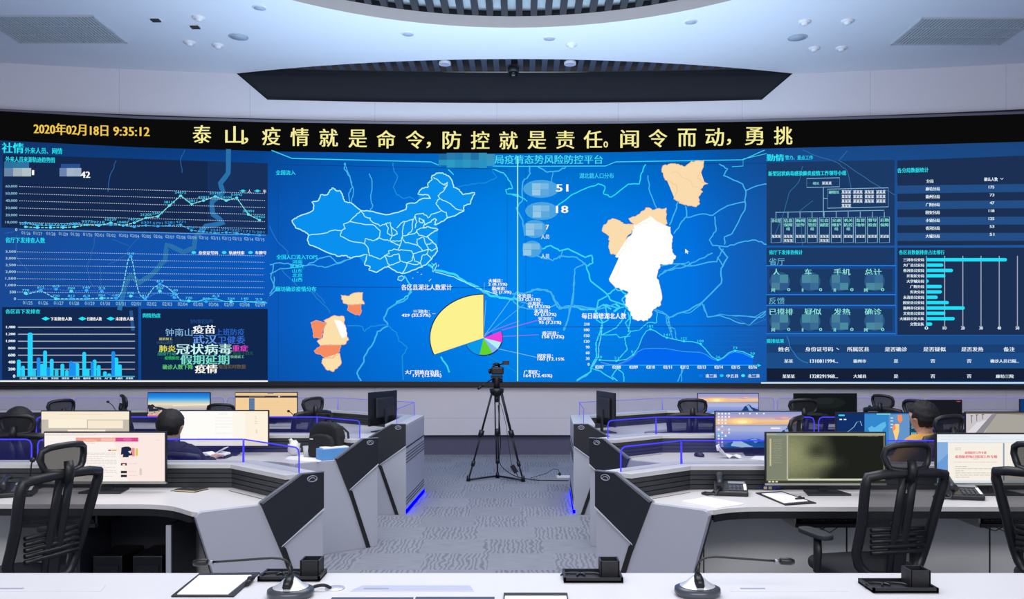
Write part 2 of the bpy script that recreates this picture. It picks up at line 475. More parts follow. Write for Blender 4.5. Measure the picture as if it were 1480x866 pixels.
# body: black casing with bevelled rims
blk = mat('black_casing', '0c0d12', .45); silver = mat('silver_rim', 'b9b9cc', .35, .6)
cv = Canvas()
for i in range(68):
    x0 = -50+25*i; x1 = x0+25
    cv.poly([(x0, pw(x0, BOT)), (x1, pw(x1, BOT)), (x1, pw(x1, BOT)+7), (x0, pw(x0, BOT)+7)], blk, 1)
    cv.poly([(x0, pw(x0, TOP)-1), (x1, pw(x1, TOP)-1), (x1, pw(x1, TOP)+2.5), (x0, pw(x0, TOP)+2.5)], mat('grey_rim', '6d6c7a', .4, .3), 2)
o = WL('casing_rim', cv); q = o.modifiers.new('solid', 'SOLIDIFY'); q.thickness = .06; q.offset = 1
o = column_wall('casing', 1.06, lambda x: 5.2, .06, blk, xs=[q for q in xsW if -8.3 < q < 8.1], kind=None, thick=.06)
o.parent = vw; o.location = (-XC, -12.9, -1.1)
# ticker strip (a second, black display above) with its yellow writing
cv = Canvas(); tk = emit('0b0b0c')
for i in range(66):
    x0 = -50+25*i; x1 = x0+25
    cv.poly([(x0, pw(x0, TOP)), (x1, pw(x1, TOP)), (x1, pw(x1, SEAM)), (x0, pw(x0, SEAM))], tk, 1)
WL('ticker_strip', cv)
cv = Canvas(); ye = emit('f6ee9a'); yo = emit('f0c850')
S = '泰山，疫情就是命令，防控就是责任。闻令而动，勇挑'
CXS = {0: 292, 1: 339, 2: 356, 3: 392, 4: 433, 5: 475, 6: 517, 7: 558, 8: 600, 9: 620, 10: 653, 11: 694, 12: 735, 13: 776, 14: 817, 15: 857, 16: 876, 17: 910, 18: 951, 19: 993, 20: 1033, 21: 1054, 22: 1090, 23: 1132}
for i, ch in enumerate(S):
    x = CXS[i]; yc = pw(x, [(292, 194), (433, 198), (558, 201.5), (740, 203), (900, 201), (1132, 196)])
    if ch in '，。': cv.text(ch, x-3.5, yc+3, x+2.5, yc+12, ye, 3, .4)
    else: cv.text(ch, x-13, yc-13, x+13, yc+13, ye, 3, .45)
cv.text('2020年02月18日', 49, 177, 156, 194, yo, 3, .5, .03); cv.text('9:35:12', 164, 183, 216, 196, yo, 3, .5, .02)
WL('ticker_writing', cv)

# ---- colours of the picture
cy = emit('3fd8f0'); cyb = emit('28e8f8'); wt = emit('e8f6ff'); pw_ = emit('ffffff'); navy = emit('16305c'); navy2 = emit('143466'); navyR = emit('1c3763')
mid = emit('4a90c8'); faint = emit('2f6ea8'); riv = emit('3a8fc0'); darkl = emit('0f3f86'); road = emit('45b4ec'); roadd = emit('3078b4'); tbl = emit('20558f'); mint = emit('8fe8dc')
def QX(sc, ox, oy): return lambda pts: [(ox+x/sc, oy+y/sc) for x, y in pts]
# ---- background roads and rivers
cv = Canvas(); q3 = QX(3.33, 0, 190)
cv.line(jag(q3([(1100, 85), (1098, 200), (1060, 250), (1075, 290), (1020, 340), (1025, 400), (1075, 440), (990, 455), (940, 510), (935, 560), (880, 580), (800, 545), (795, 620), (740, 680), (670, 730), (630, 690), (600, 740), (575, 860)]), .8, 3, False), 7, emit('2a70aa'), 1.3)
cv.line(q3([(630, 862), (640, 960)]), 5, emit('24568f'), 1.3)
for p in ([(560, 140), (530, 210), (520, 290)], [(890, 90), (870, 130), (875, 200)], [(455, 490), (450, 560), (420, 640), (430, 720), (460, 760)], [(700, 480), (640, 540), (600, 600), (520, 640)], [(540, 520), (620, 550)], [(480, 650), (490, 800)], [(70, 480), (20, 490)], [(80, 500), (80, 600), (140, 680)], [(1285, 820), (1320, 740), (1310, 650)]):
    cv.line(jag(q3(p), 1, 4, False), 1, emit('2c64a6'), 1.3)
q5 = QX(3.764, 390, 210)
for p, m_, w_ in (([(410, 95), (405, 130), (435, 170), (450, 230), (430, 260), (435, 310)], road, 1.6), ([(410, 95), (440, 190), (455, 240), (445, 310)], road, 1.2), ([(540, 155), (555, 190), (550, 300), (560, 325), (545, 355)], road, 1.4),
        ([(670, 95), (675, 140), (695, 170), (670, 230), (690, 270), (730, 290), (760, 280), (790, 295)], emit('1f8fdc'), 1.4), ([(1020, 228), (1100, 210), (1170, 205), (1235, 175), (1210, 140)], emit('1f8fdc'), 1.2),
        ([(0, 650), (60, 640), (130, 650), (200, 655), (270, 615), (330, 605), (365, 640), (440, 615)], road, 1.6), ([(0, 700), (60, 670), (130, 665), (220, 650), (300, 665), (370, 645), (440, 620)], road, 1.4), ([(20, 650), (5, 720), (30, 790), (0, 820)], road, 1.4),
        ([(60, 670), (150, 770), (250, 800), (300, 860)], emit('2b7cc8'), 1.2), ([(0, 440), (40, 520), (100, 580), (95, 600)], emit('2b7cc8'), 1),
        ([(860, 650), (900, 680), (1000, 700), (1060, 740), (1130, 770), (1200, 820), (1270, 830), (1355, 840)], cy, 3.2), ([(900, 690), (1000, 715), (1090, 760), (1160, 790), (1240, 815)], emit('a8f0ff'), 1.2), ([(880, 640), (900, 660), (885, 690)], cy, 1.5),
        ([(730, 710), (765, 760), (770, 800), (730, 835), (690, 850), (680, 866)], cy, 1.8), ([(1210, 130), (1270, 150), (1310, 200), (1320, 235), (1285, 240), (1290, 265), (1355, 272)], cy, 1.6)):
    cv.line(jag(q5(p), 1.0, 4, False), w_, m_, 1.4)
q6 = QX(3.217, 390, 400)
for p, m_, w_ in (([(655, 60), (640, 100), (550, 150), (530, 190), (550, 230), (500, 255), (480, 310), (440, 370), (435, 400), (405, 450), (425, 485)], road, 2), ([(0, 80), (15, 60), (20, 0)], road, 1.4), ([(180, 60), (230, 110), (270, 150), (280, 170)], emit('2080cc'), 1.3),
        ([(360, 228), (430, 232), (440, 255), (470, 230), (545, 225), (590, 260), (600, 300), (640, 330), (615, 370), (620, 480)], emit('2090dc'), 1.4), ([(795, 372), (820, 410), (835, 445)], cy, 2), ([(1415, 0), (1410, 80), (1385, 200), (1365, 250)], road, 1.6),
        ([(1130, 100), (1150, 70), (1180, 80), (1220, 60), (1290, 62), (1320, 90), (1335, 130)], road, 1.6), ([(1130, 110), (1160, 140), (1240, 155), (1330, 130), (1345, 150), (1390, 135), (1480, 155)], road, 1.8), ([(1425, 485), (1480, 455)], road, 1.5)):
    cv.line(jag(q6(p), 1.0, 4, False), w_*1.1, m_, 1.4)
q7 = QX(3.208, 740, 210)
for p, m_, w_ in (([(210, 280), (270, 235), (330, 205), (400, 178), (430, 190), (425, 225), (460, 240), (540, 180), (590, 180), (600, 130), (620, 88)], cyb, 1.3), ([(80, 95), (85, 130), (50, 170), (50, 250), (20, 290), (50, 350), (60, 420)], road, 1.6), ([(120, 100), (165, 125), (215, 120), (250, 100)], road, 1.6), ([(190, 120), (185, 170)], road, 1),
        ([(0, 230), (40, 240), (70, 260)], cy, 1.4), ([(630, 140), (640, 220), (670, 290)], road, 1.4), ([(770, 250), (760, 300), (730, 370)], road, 1.6), ([(805, 280), (810, 330), (790, 350), (750, 410)], road, 1.6), ([(810, 335), (870, 320), (930, 325), (1000, 280), (1080, 262)], road, 1.4),
        ([(960, 85), (1000, 110), (980, 140), (1070, 180), (1085, 210), (1080, 300), (1020, 410), (985, 425), (985, 460)], road, 1.5), ([(1080, 210), (1130, 190), (1187, 180)], road, 1.3), ([(940, 330), (945, 400), (915, 440), (930, 465), (1000, 470), (1060, 450), (1130, 440), (1180, 460)], road, 1.5),
        ([(960, 470), (1000, 520), (970, 570), (970, 640), (880, 730), (820, 765), (720, 800), (740, 866)], road, 1.8), ([(980, 480), (955, 520), (980, 560)], road, 1.4), ([(880, 730), (905, 795), (960, 790), (1020, 810), (1100, 835), (1187, 760)], road, 1.3), ([(1020, 790), (1150, 800), (1187, 780)], road, 1),
        ([(690, 560), (760, 550), (830, 560), (900, 545), (950, 540), (955, 520)], road, 1.6), ([(680, 610), (710, 580), (780, 570), (850, 540), (930, 500)], road, 1.5), ([(690, 600), (760, 560), (820, 540), (830, 560)], road, 1.3),
        ([(140, 480), (180, 465), (220, 490), (260, 480), (340, 520), (370, 510), (375, 545), (345, 560), (365, 630), (440, 690), (460, 720), (520, 740)], cy, 1.8), ([(110, 510), (190, 535), (220, 515), (300, 520), (350, 560)], road, 1.7), ([(235, 485), (220, 525)], road, 1.4), ([(340, 545), (290, 575), (290, 640), (280, 740)], road, 1.5),
        ([(0, 690), (60, 690), (120, 665), (180, 680), (210, 750), (240, 755), (300, 745), (400, 760), (480, 735)], road, 1.8), ([(0, 710), (80, 740), (160, 745)], road, 1.5), ([(205, 725), (225, 755)], road, 1.5), ([(265, 755), (260, 810), (240, 860)], road, 1.6),
        ([(445, 690), (480, 665), (530, 690), (510, 720), (530, 750)], cy, 1.8), ([(440, 700), (400, 720), (390, 770), (420, 820), (415, 866)], cy, 1.6), ([(460, 760), (420, 740)], cy, 2), ([(520, 740), (550, 775), (540, 866)], cy, 1.6), ([(480, 735), (500, 755), (470, 770)], cy, 2.6), ([(640, 760), (700, 780), (730, 800)], road, 1.4)):
    cv.line(jag(q7(p), 1.0, 4, False), w_*1.15, m_, 1.4)
q8 = QX(5.286, 830, 440)
for p, m_, w_ in (([(0, 5), (50, 40), (150, 40), (230, 0)], cy, 1.8), ([(160, 30), (170, 120), (215, 145), (260, 120), (235, 0)], cy, 1.6), ([(215, 145), (190, 230), (165, 300), (170, 400), (125, 490), (130, 510), (20, 580)], cy, 1.9), ([(215, 145), (205, 230), (185, 330), (185, 400), (135, 480)], emit('70d8f4'), 1.3), ([(240, 0), (330, 30), (380, 20)], cy, 1.6), ([(390, 40), (370, 110), (320, 180), (250, 215), (190, 240)], cy, 1.5),
        ([(410, 60), (420, 110), (390, 140), (430, 210), (385, 260), (405, 345), (330, 430), (330, 490), (285, 550), (330, 585)], cy, 1.5), ([(200, 235), (320, 230), (350, 255), (430, 240)], cy, 1.4), ([(425, 205), (500, 195), (560, 140), (630, 140), (632, 60)], cy, 1.3), ([(130, 490), (200, 510), (300, 575)], cy, 1.5), ([(330, 490), (375, 530), (380, 590)], cy, 1.4),
        ([(620, 42), (670, 55), (730, 100), (710, 150), (740, 220), (760, 280), (790, 400), (830, 500), (790, 590)], road, 1.4), ([(735, 100), (800, 65), (880, 65), (970, 0)], road, 1.4), ([(700, 90), (705, 150), (770, 190), (775, 250), (800, 290), (810, 350), (820, 480), (820, 590)], road, 1.2), ([(990, 0), (1020, 100), (1120, 75), (1230, 90), (1380, 95), (1480, 40)], road, 1), ([(1200, 95), (1340, 160), (1480, 110)], roadd, 1)):
    cv.line(jag(q8(p), .5, 4, False), w_, m_, 1.4)
WL('map_backdrop', cv)

# ---- left column: two line charts, bar chart, word cloud
navl = emit('1a2c50')
cv = Canvas(); cv.poly([(4, 223), (387, 236), (387, 339), (2, 329)], emit('15294f'), 1)
cv.poly([(300, 233), (387, 236), (387, 339), (300, 337)], emit('17315c'), 1.2)
cv.text('社情', 3, 206, 34, 221, cyb, 3, .4, .02); cv.text('外来人员、网情', 36, 213, 90, 222, cyb, 3, .1, .02); cv.text('外来人员来源轨迹趋势图', 8, 226, 79, 234, cyb, 3, .15, .02)
cv.text('1', 46.5, 246, 49, 253, pw_, 3, .4); cv.text('42', 117, 248, 130, 257, pw_, 3, .5)
for k, c in enumerate(('4f83ac', '5a7fa4', '7fa0b0')): cv.rect(6+k*12, 234, 18+k*12, 243, emit(('2f6f9e', '2a78a0', '3272a6')[k]), 2)
for k, c in enumerate(('6a86a8', 'a3b3bb', 'b3c2c4')): cv.rect(6+k*13, 243, 19+k*13, 255, emit(c), 2)
for k, c in enumerate(('6d83b0', 'a3b5c6', '9fb2c4')): cv.rect(86+k*10.5, 243, 96.5+k*10.5, 255, emit(c), 2)
cv.rect(88, 237, 116, 243, emit('2a4f92'), 2)
for k, t in enumerate(('60,000', '50,000', '40,000', '30,000', '20,000', '10,000')):
    y = 269.5+10.4*k; cv.dashed([(28, y), (384, y+ (10.2-.2*k))], .8, emit('c8d4e0'), 2, 1.6, 1.5); cv.text(t, 8, y-2, 25, y+2, emit('90c8e0'), 3, .1)
cv.line([(28, 332), (384, 340)], .7, emit('7fb0d0'), 2); cv.text('0', 22, 330, 25, 334, wt, 3)
X0, DX = 37.5, 17.0
up = [(37, 328), (54, 329), (73, 329), (91, 329), (108, 328), (126, 325), (143, 326), (160, 322), (178, 326), (194, 322), (211, 315), (228, 313), (245, 297), (261, 283), (277, 295), (294, 290), (311, 284), (327, 290), (342, 286), (359, 310), (375, 318)]
dn = [(37, 322), (54, 326), (73, 326), (91, 327), (108, 324), (126, 325), (143, 325), (160, 325), (178, 326), (194, 328), (211, 326), (228, 327), (245, 326), (261, 325), (277, 333), (294, 335), (311, 337), (327, 336), (342, 337), (359, 339), (375, 340)]
cv.dashed(up, 1.3, mint, 3.2, 4, 1.6); cv.dashed(dn, 1.2, emit('4fb8f0'), 3, 4, 1.6)
cv.line(up[9:], .9, emit('50c8d8'), 3)
nu = ['10319', '7128', '6123', '6127', '6233', '9375', '9718', '10239', '10407', '14720', '21205', '23417', '38112', '54672', '42811', '47821', '52397', '50104', '51042', '30091', '20422']
for i, (a, b) in enumerate(up):
    cv.ell(a, b, 2.4, 1.8, emit('60e0f8'), 3.3, n=8); cv.ell(dn[i][0], dn[i][1], 2.4, 1.7, emit('38b0f8'), 3.3, n=8)
    cv.text(nu[i], a-8, b-6.5, a+8, b-3, emit('48c4ec'), 3.5, .12)
    if i > 9: cv.text(str(11401-i*510), a-7, dn[i][1]-6, a+7, dn[i][1]-2.6, emit('3c98e0'), 3.4, .1)
    y = 334+i*.45; d = 26+i; cv.text('%02d/%02d' % (1 if d < 32 else 2, d if d < 32 else d-31), a-6, y, a+7, y+4.5, emit('a0c4d8'), 3, 0, .12)
cv.ell(351, 276, 3, 2, cy, 3, n=8); cv.text('人', 358, 274, 363, 279, pw_, 3); cv.ell(372, 276, 3, 2, cy, 3, n=8); cv.text('车', 380, 274, 385, 279, pw_, 3); cv.line([(346, 276), (356, 276)], .6, cy, 3); cv.line([(367, 276), (377, 276)], .6, cy, 3)
WL('traffic_line_chart', cv)
cv = Canvas(); cv.text('省厅下发排查人数', 8, 343, 65, 351, cyb, 3, .15, .01)
for k, t in enumerate(('3,500', '3,000', '2,500', '2,000', '1,500', '1,000', '500', '0')):
    y = 364+9.7*k; 
    if k < 7: cv.dashed([(25, y), (382, y+6-.5*k)], .7, emit('b8d0e8'), 2, 1.6, 1.5)
    cv.text(t, 23-3*len(t), y-2, 23, y+2, emit('b8dcec'), 3, .1)
cv.line([(25, 433), (384, 436)], .8, emit('58b0e0'), 2)
xs_ = [37+22.3*i for i in range(16)]
a1 = [(37, 426), (59, 420), (81, 432), (103, 432), (125, 432), (147, 431), (168, 431)]; 
pk = [(168, 431)]+[(168+i*1.0, 431-61*math.exp(-((i-20)/9.0)**2)) for i in range(2, 40, 2)]+[(210, 432), (222, 416), (231, 411), (240, 414), (252, 424), (262, 435), (285, 436), (298, 432), (312, 432), (325, 436), (350, 436), (384, 437)]
cv.dashed(a1+pk, 1.2, emit('80e4f0'), 3, 4, 1.5); cv.dashed([(37, 424), (59, 418), (81, 418), (103, 421), (125, 420), (147, 421), (168, 430), (190, 428), (210, 432), (231, 421), (252, 430), (275, 436)], 1.1, emit('3a78f0'), 3, 3, 1.5)
cv.line([(262, 435), (285, 436), (298, 432), (312, 432), (325, 436), (350, 436), (386, 438)], 1.2, cy, 3.1)
for i, (a, b) in enumerate([(37, 424), (59, 420), (81, 418), (103, 421), (125, 420), (147, 421), (81, 432), (103, 432), (125, 432), (147, 431), (168, 431), (189, 371), (189, 428), (210, 432), (231, 411), (231, 421), (252, 424), (252, 430), (273, 435), (298, 436), (312, 432), (334, 436), (354, 436), (374, 437)]):
    cv.ell(a, b, 2.8, 2.2, emit('38a8f8' if i % 3 else '58e0f8'), 3.3, n=8); cv.text(('770', '812', '63', '3264', '140', '23')[i % 6], a-5, b-6, a+5, b-2.6, emit('58c4f0'), 3.5, .15)
for i in range(16):
    d = 25+i; a = 40+22.4*i; cv.text('%02d/%02d' % (1 if d < 32 else 2, d if d < 32 else d-31), a-7, 435+i*.2, a+7, 440+i*.2, emit('98c8e0'), 3, 0, .04)
for x, t, e in ((280, '身份证号码', 315), (324, '轨迹线索', 353), (362, '车牌号', 385)):
    cv.ell(x, 365, 3.5, 2.2, cy, 3, n=8); cv.text(t, x+7, 363, e, 368, pw_, 3, .2)
WL('screening_line_chart', cv)
cv = Canvas(); cv.rect(3, 444, 200, 549, emit('12284e'), 1); cv.text('各区县下发排查', 8, 447, 58, 453.5, cyb, 3, .15)
for x, t, e in ((66, '下发排查人数', 104), (119, '已排查人数', 147), (160, '未排查人数', 193)): cv.poly([(x-6, 460.7), (x, 457.8), (x+6, 460.7), (x, 463.6)], cyb, 3); cv.text(t, x+7, 458.5, e, 463.5, pw_, 3, .2)
for k in range(7):
    y = 473+10.1*k; cv.rect(26, y-.5, 195, y+.7, emit('b4b8c8'), 2); cv.text(('1,400', '1,200', '1,000', '800', '600', '400', '200')[k], 9 if k < 3 else 12, y-2, 22, y+2, wt, 3, .3)
cv.rect(24, 543.5, 195, 545, emit('38b0d0'), 2); cv.text('0', 19, 541.5, 22, 546, wt, 3, .3)
bars = [(24.5, 520, 0), (30.5, 529, 0), (40, 481, 0), (46.5, 533, 1), (53, 517, 2), (58, 526, 0), (62.5, 507, 0), (67, 531, 2), (72, 519, 0), (79, 533, 1), (87.5, 526, 0), (94, 535, 0), (100, 522, 2), (105, 524, 2), (109, 525, 0), (119, 509, 0), (124, 533, 0), (131, 523, 2), (134, 520, 0), (140, 528, 0), (149, 537, 0), (155, 540, 0), (161, 508, 2), (165.5, 517, 0), (170.5, 527, 0)]
for x, y, c in bars: cv.rect(x, y+2, x+(7.2 if x == 40 else 5.4), 543.5, emit(('28d4fc', '30c8e8', '1c90f0')[c]), 2.5); cv.ell(x+(3.6 if x == 40 else 2.7), y+2, 3.6 if x == 40 else 2.7, 2.2, emit(('28d4fc', '30c8e8', '1c90f0')[c]), 2.6, 0, 180, 8)
for i, t in enumerate(('三河市', '香河县', '广阳区', '安次区', '固安县', '永清县', '霸州市', '文安县', '大厂县', '大城县', '开发区')): cv.text(t, 28+15.4*i, 545.3, 38.5+15.4*i, 548.3, wt, 3, .15)
WL('district_bar_chart', cv)
cv = Canvas(); cv.rect(204, 446.5, 387, 549.5, emit('10264c'), 1); cv.text('舆情热度', 206, 453, 232, 459.5, cyb, 3, .15)
for t, a, b, c, d, col, bo in (('冠状病毒', 255, 497, 335, 512.5, 'c8f4f0', .5), ('疫苗', 279, 470, 311, 482.5, 'f4f8ff', .5), ('武汉', 279, 484, 313, 497, '6a9cec', .4), ('假期延期', 261, 513, 331, 527, '7adcc8', .5), ('疫情', 282, 527, 314, 539.5, 'fffff0', .5), ('钟南山', 239, 475, 278, 486, '88b8e0', .1), ('上班防疫', 312, 475, 353, 485, '2a6ad0', .1),
        ('卫健委', 315, 486, 354, 497, '3a6cd8', .2), ('肺炎', 230, 499, 254, 509, 'd8d858', .3), ('重症', 336, 499, 358, 508, 'e04ac8', .3), ('确诊人数下降', 235, 527, 279, 534, '60d070', .2), ('疫苗实时数据', 316, 527, 355, 533, '705c38', .1), ('钟南回声', 275, 461.5, 308, 468, '244c84', .1), ('延迟复工', 230, 488, 249, 492, 'c8d080', .15), ('小汤山医院', 226, 493, 250, 497.5, '3c5870', .1),
        ('战疫行动', 228, 508.5, 254, 514, '2c9c80', .15), ('疫情防控', 238, 515, 259, 520, '34c058', .15), ('隔离十四天', 337, 508, 366, 513.5, '285848', .1), ('快速返工', 333, 513.5, 353, 518, '80c8a0', .1), ('最新', 252, 486, 276, 497, '1e3044', .2)):
    cv.text(t, a, b, c, d, emit(col), 3, bo)
cv.rect(-30, 550, 387, 552, pw_, 3)
WL('word_cloud', cv)

# ---- centre: frames, country map, small district map, pie chart
cv = Canvas(); cv.line([(402, 238), (733, 244.5), (733, 416), (402, 414.5)], .9, darkl, 2, True); cv.line([(402, 415), (402, 548)], .6, darkl, 2)
cv.line([(1108, 236), (760, 238), (760, 473), (1108, 471)], .9, darkl, 2)
cv.line([(392.6, 217.4), (422, 229), (622.5, 234), (637, 240)], 1.3, cy, 3); cv.line([(648, 245), (655.6, 252.5)], 1.5, cy, 3)
cv.line([(712, 240), (740, 240.5), (875, 240), (890, 234), (1074, 231), (1105, 217)], 1.2, cy, 3); cv.line([(1058, 241), (1074, 240), (1074, 230), (1108, 222)], .9, cy, 3)
cv.rect(747.3, 226, 748.9, 551, emit('9ff0f4'), 4)
cv.text('局疫情态势风险防控平台', 715, 224, 871, 237, emit('48e0f0'), 4, .2)
for k, c in enumerate(('1f6aa0', '2a7cae', '2478b0', '2c86b4', '2070a8', '3090b8', '3a94b8')): cv.rect(634+k*11.6, 221+ (k in (0, 6))*2, 645.6+k*11.6, 243-(k in (0, 6))*3, emit(c), 3.5)
for k, c in enumerate(('2a94c0', '2a9cc6', '2690c0', '2a98c4', '2c8ec0', '2894c4', '329ac8')): cv.rect(634+k*11.6, 231, 645.6+k*11.6, 242-(k in (0, 6))*3, emit(c), 3.7)
cv.text('全国流入', 398.6, 246, 427, 253, cyb, 3, .15); cv.text('全国人口流入TOP5', 399.5, 368, 459, 375, cyb, 3, .15)
for i, t in enumerate(('河南', '黑龙江', '山东', '北京', '山西')): cv.text(t, 429.5 if i == 1 else 423-.5, 376+6.4*i, 437, 381.5+6.4*i, cyb, 3, .1) if i != 1 else cv.text(t, 419, 382.4, 440, 388, cyb, 3, .1)
cv.text('廊坊确诊疫情分布', 398.5, 414, 457, 421.5, cyb, 3, .15); cv.text('各区县湖北人数累计', 580, 411, 653, 419.5, pw_, 4, .15); cv.text('湖北籍人口分布', 837.5, 250, 887, 258, cy, 3, .1); cv.text('每日新增湖北人数', 841, 452.5, 905, 461, pw_, 4, .2)
for y, t in ((271, '51'), (302, '18')): cv.text(t, 804, y-4.5, 821, y+6, pw_, 4, .5)
for y, t in ((329, '7'), ): cv.text(t, 789, y-4, 793, y+3, pw_, 4, .3)
for y in (343, 371): cv.text('人员', 782, y-4, 794, y+2.5, wt, 4, .1)
for cx_, cy_, rx, ry in ((782, 273, 26, 13), (783, 305, 24, 13), (773, 331, 17, 13), (769, 360, 14, 12)):
    cv.ell(cx_, cy_, rx, ry, emit('4aa4e0'), 3.2, n=20)
    for i, c in enumerate(('8cc4e4', '7ab8e4', '96c8ea', '5ea8e0')):
        a = cx_-13+ (i % 2)*12; b = cy_-8+(i//2)*9
        if rx > 15 or i != 3: cv.rect(a, b, a+12, b+8.5, emit(c), 3.4)
WL('display_frames', cv)
cv = Canvas(); cline = emit('b8f6f0'); cfill = emit('0a90ee')
china = [(120, 410), (150, 390), (235, 355), (240, 330), (228, 310), (265, 300), (275, 270), (315, 268), (325, 245), (345, 232), (362, 248), (385, 250), (400, 280), (405, 305), (445, 315), (495, 355), (560, 360), (630, 378), (700, 365), (740, 350), (745, 320), (800, 310), (830, 290), (875, 290), (860, 270), (805, 265), (830, 232), (860, 230), (860, 205), (880, 190), (882, 165), (905, 152), (940, 150), (970, 165), (990, 190), (1000, 230), (1030, 240), (1050, 268), (1115, 258), (1100, 290), (1090, 320), (1055, 328), (1055, 358), (1005, 385), (965, 395), (920, 425), (895, 432), (908, 405), (895, 398), (868, 420), (840, 432), (835, 450), (862, 443), (915, 458), (880, 478), (855, 495), (885, 525), (905, 545), (912, 575), (880, 620), (850, 650), (795, 675), (720, 698), (690, 690), (640, 660), (615, 670), (580, 692), (540, 680), (545, 660), (515, 650), (530, 595), (470, 605), (440, 614), (410, 600), (375, 605), (330, 590), (240, 550), (210, 535), (205, 510), (212, 490), (190, 470), (140, 450), (120, 410)]
j = jag(q5(china[:-1]), .8, 4); cv.poly(j, cfill, 2); cv.line(j, 1.5, cline, 3, True)
for p in ([(212, 490), (300, 478), (350, 462), (388, 465), (385, 495), (430, 518), (515, 535), (535, 560), (540, 598)], [(388, 465), (410, 455), (400, 430), (435, 415), (470, 380), (495, 355)], [(435, 415), (510, 430), (560, 432), (600, 465), (595, 500), (580, 515)], [(495, 355), (520, 390), (545, 395), (550, 410), (600, 440), (630, 425), (645, 450), (640, 480), (665, 490), (655, 520), (625, 515), (600, 505), (560, 520), (518, 508), (515, 535)],
        [(630, 425), (655, 420), (660, 445), (690, 470), (692, 485), (665, 490), (660, 450)], [(690, 450), (720, 420), (755, 410), (785, 400), (790, 380), (835, 370), (860, 395), (880, 375), (935, 355), (905, 320), (910, 300), (925, 290), (915, 275), (945, 250), (965, 220), (945, 215), (920, 195), (890, 175)], [(925, 290), (985, 320), (1010, 345), (1055, 358)], [(935, 355), (960, 365), (965, 395)], [(945, 215), (968, 200), (960, 225), (945, 235)],
        [(780, 400), (770, 470), (745, 490), (722, 495), (725, 440), (735, 420)], [(722, 495), (715, 520), (690, 520), (655, 520)], [(745, 490), (790, 480), (800, 460), (835, 450)], [(800, 460), (810, 490), (855, 500)], [(722, 500), (735, 530), (790, 540), (805, 545), (800, 510), (830, 500)], [(805, 545), (835, 575), (865, 565), (850, 540), (885, 530)], [(835, 500), (850, 540)], [(790, 385), (800, 420), (790, 450)], [(815, 395), (835, 410), (830, 425), (812, 415), (815, 395)], [(835, 405), (845, 430)],
        [(655, 520), (690, 540), (710, 545), (700, 570), (720, 570), (770, 575), (780, 590), (835, 575), (865, 565), (880, 575), (905, 560)], [(700, 570), (680, 565), (645, 575), (650, 590), (625, 600), (600, 620), (560, 605), (540, 598)], [(625, 600), (640, 640), (650, 655), (690, 640), (710, 630), (700, 590), (650, 605), (625, 600)], [(700, 590), (710, 630), (745, 640), (775, 625), (780, 590)], [(780, 590), (785, 630), (820, 640), (830, 600), (855, 590), (865, 565)], [(855, 590), (880, 620)], [(745, 640), (740, 665), (720, 698)], [(820, 640), (830, 665)], [(745, 640), (800, 650), (820, 640)], [(640, 660), (650, 655)], [(710, 545), (715, 520)]):
    cv.line(jag(q5(p), .8, 4, False), 1.2, cline, 3)
j = jag(q5([(700, 715), (720, 710), (732, 722), (715, 738), (695, 732)]), .3, 2); cv.poly(j, cfill, 2); cv.line(j, 1, cline, 3, True)
j = q5([(885, 660), (905, 640), (908, 655), (890, 690)]); cv.poly(j, cfill, 2); cv.line(j, 1, cline, 3, True)
for p in ([(775, 725), (780, 722)], [(800, 692), (808, 690)], [(820, 705), (828, 700)], [(865, 740), (877, 728)], [(915, 660), (920, 650)]): cv.line(q5(p), .8, cline, 3)
WL('country_map', cv)
cream = emit('fbe0ac'); red = emit('f58c62'); purp = emit('f0b0c0')
cv = Canvas()
for p, c in (([(330, 85), (370, 90), (395, 75), (433, 73), (430, 110), (440, 128), (400, 130), (365, 130), (340, 120)], cream), ([(365, 130), (425, 130), (425, 165), (415, 180), (385, 170), (360, 155)], red), ([(190, 215), (215, 203), (262, 215), (245, 250), (240, 285), (205, 285), (200, 245)], red),
        ([(250, 205), (300, 180), (345, 185), (345, 210), (355, 240), (358, 280), (367, 290), (355, 310), (330, 318), (235, 320), (220, 300), (245, 285), (250, 250), (265, 215)], cream), ([(205, 345), (235, 320), (330, 318), (325, 345), (290, 380), (260, 375), (225, 360)], red), ([(325, 355), (333, 400), (315, 425), (290, 442), (260, 430), (240, 400), (245, 380), (290, 380)], cream)):
    j = jag(q6(p), .9, 4); cv.poly(j, c, 3); cv.line(j, .8, emit('f0a890'), 3.3, True)
cv.poly(jag(q6([(298, 200), (330, 205), (355, 240), (358, 280), (335, 285), (315, 240)]), .5, 3), pw_, 3.6)
WL('small_district_map', cv)
cv = Canvas(); C0 = (699, 488.5)
cv.ell(C0[0], C0[1], 78.5, 64, emit('203050'), 2.6, 89.6, 203, 40); cv.ell(C0[0], C0[1], 77, 62.5, emit('fcf290'), 3, 90, 202.6, 40)
cv.ell(C0[0], C0[1], 28, 26.5, emit('203a80'), 2.6, -157, 22, 40)
for a, b, c, r in ((202.6, 257, '0a98e8', 27), (257, 299, '62d42c', 26), (299, 320, '86b8f0', 26), (320, 345, 'b4f0fc', 26), (345, 382, 'f040d8', 27), (22, 38, '2050e0', 14), (38, 60, '1888e0', 8)): cv.ell(C0[0], C0[1], r, r*.94, emit(c), 3, a, b, 14)
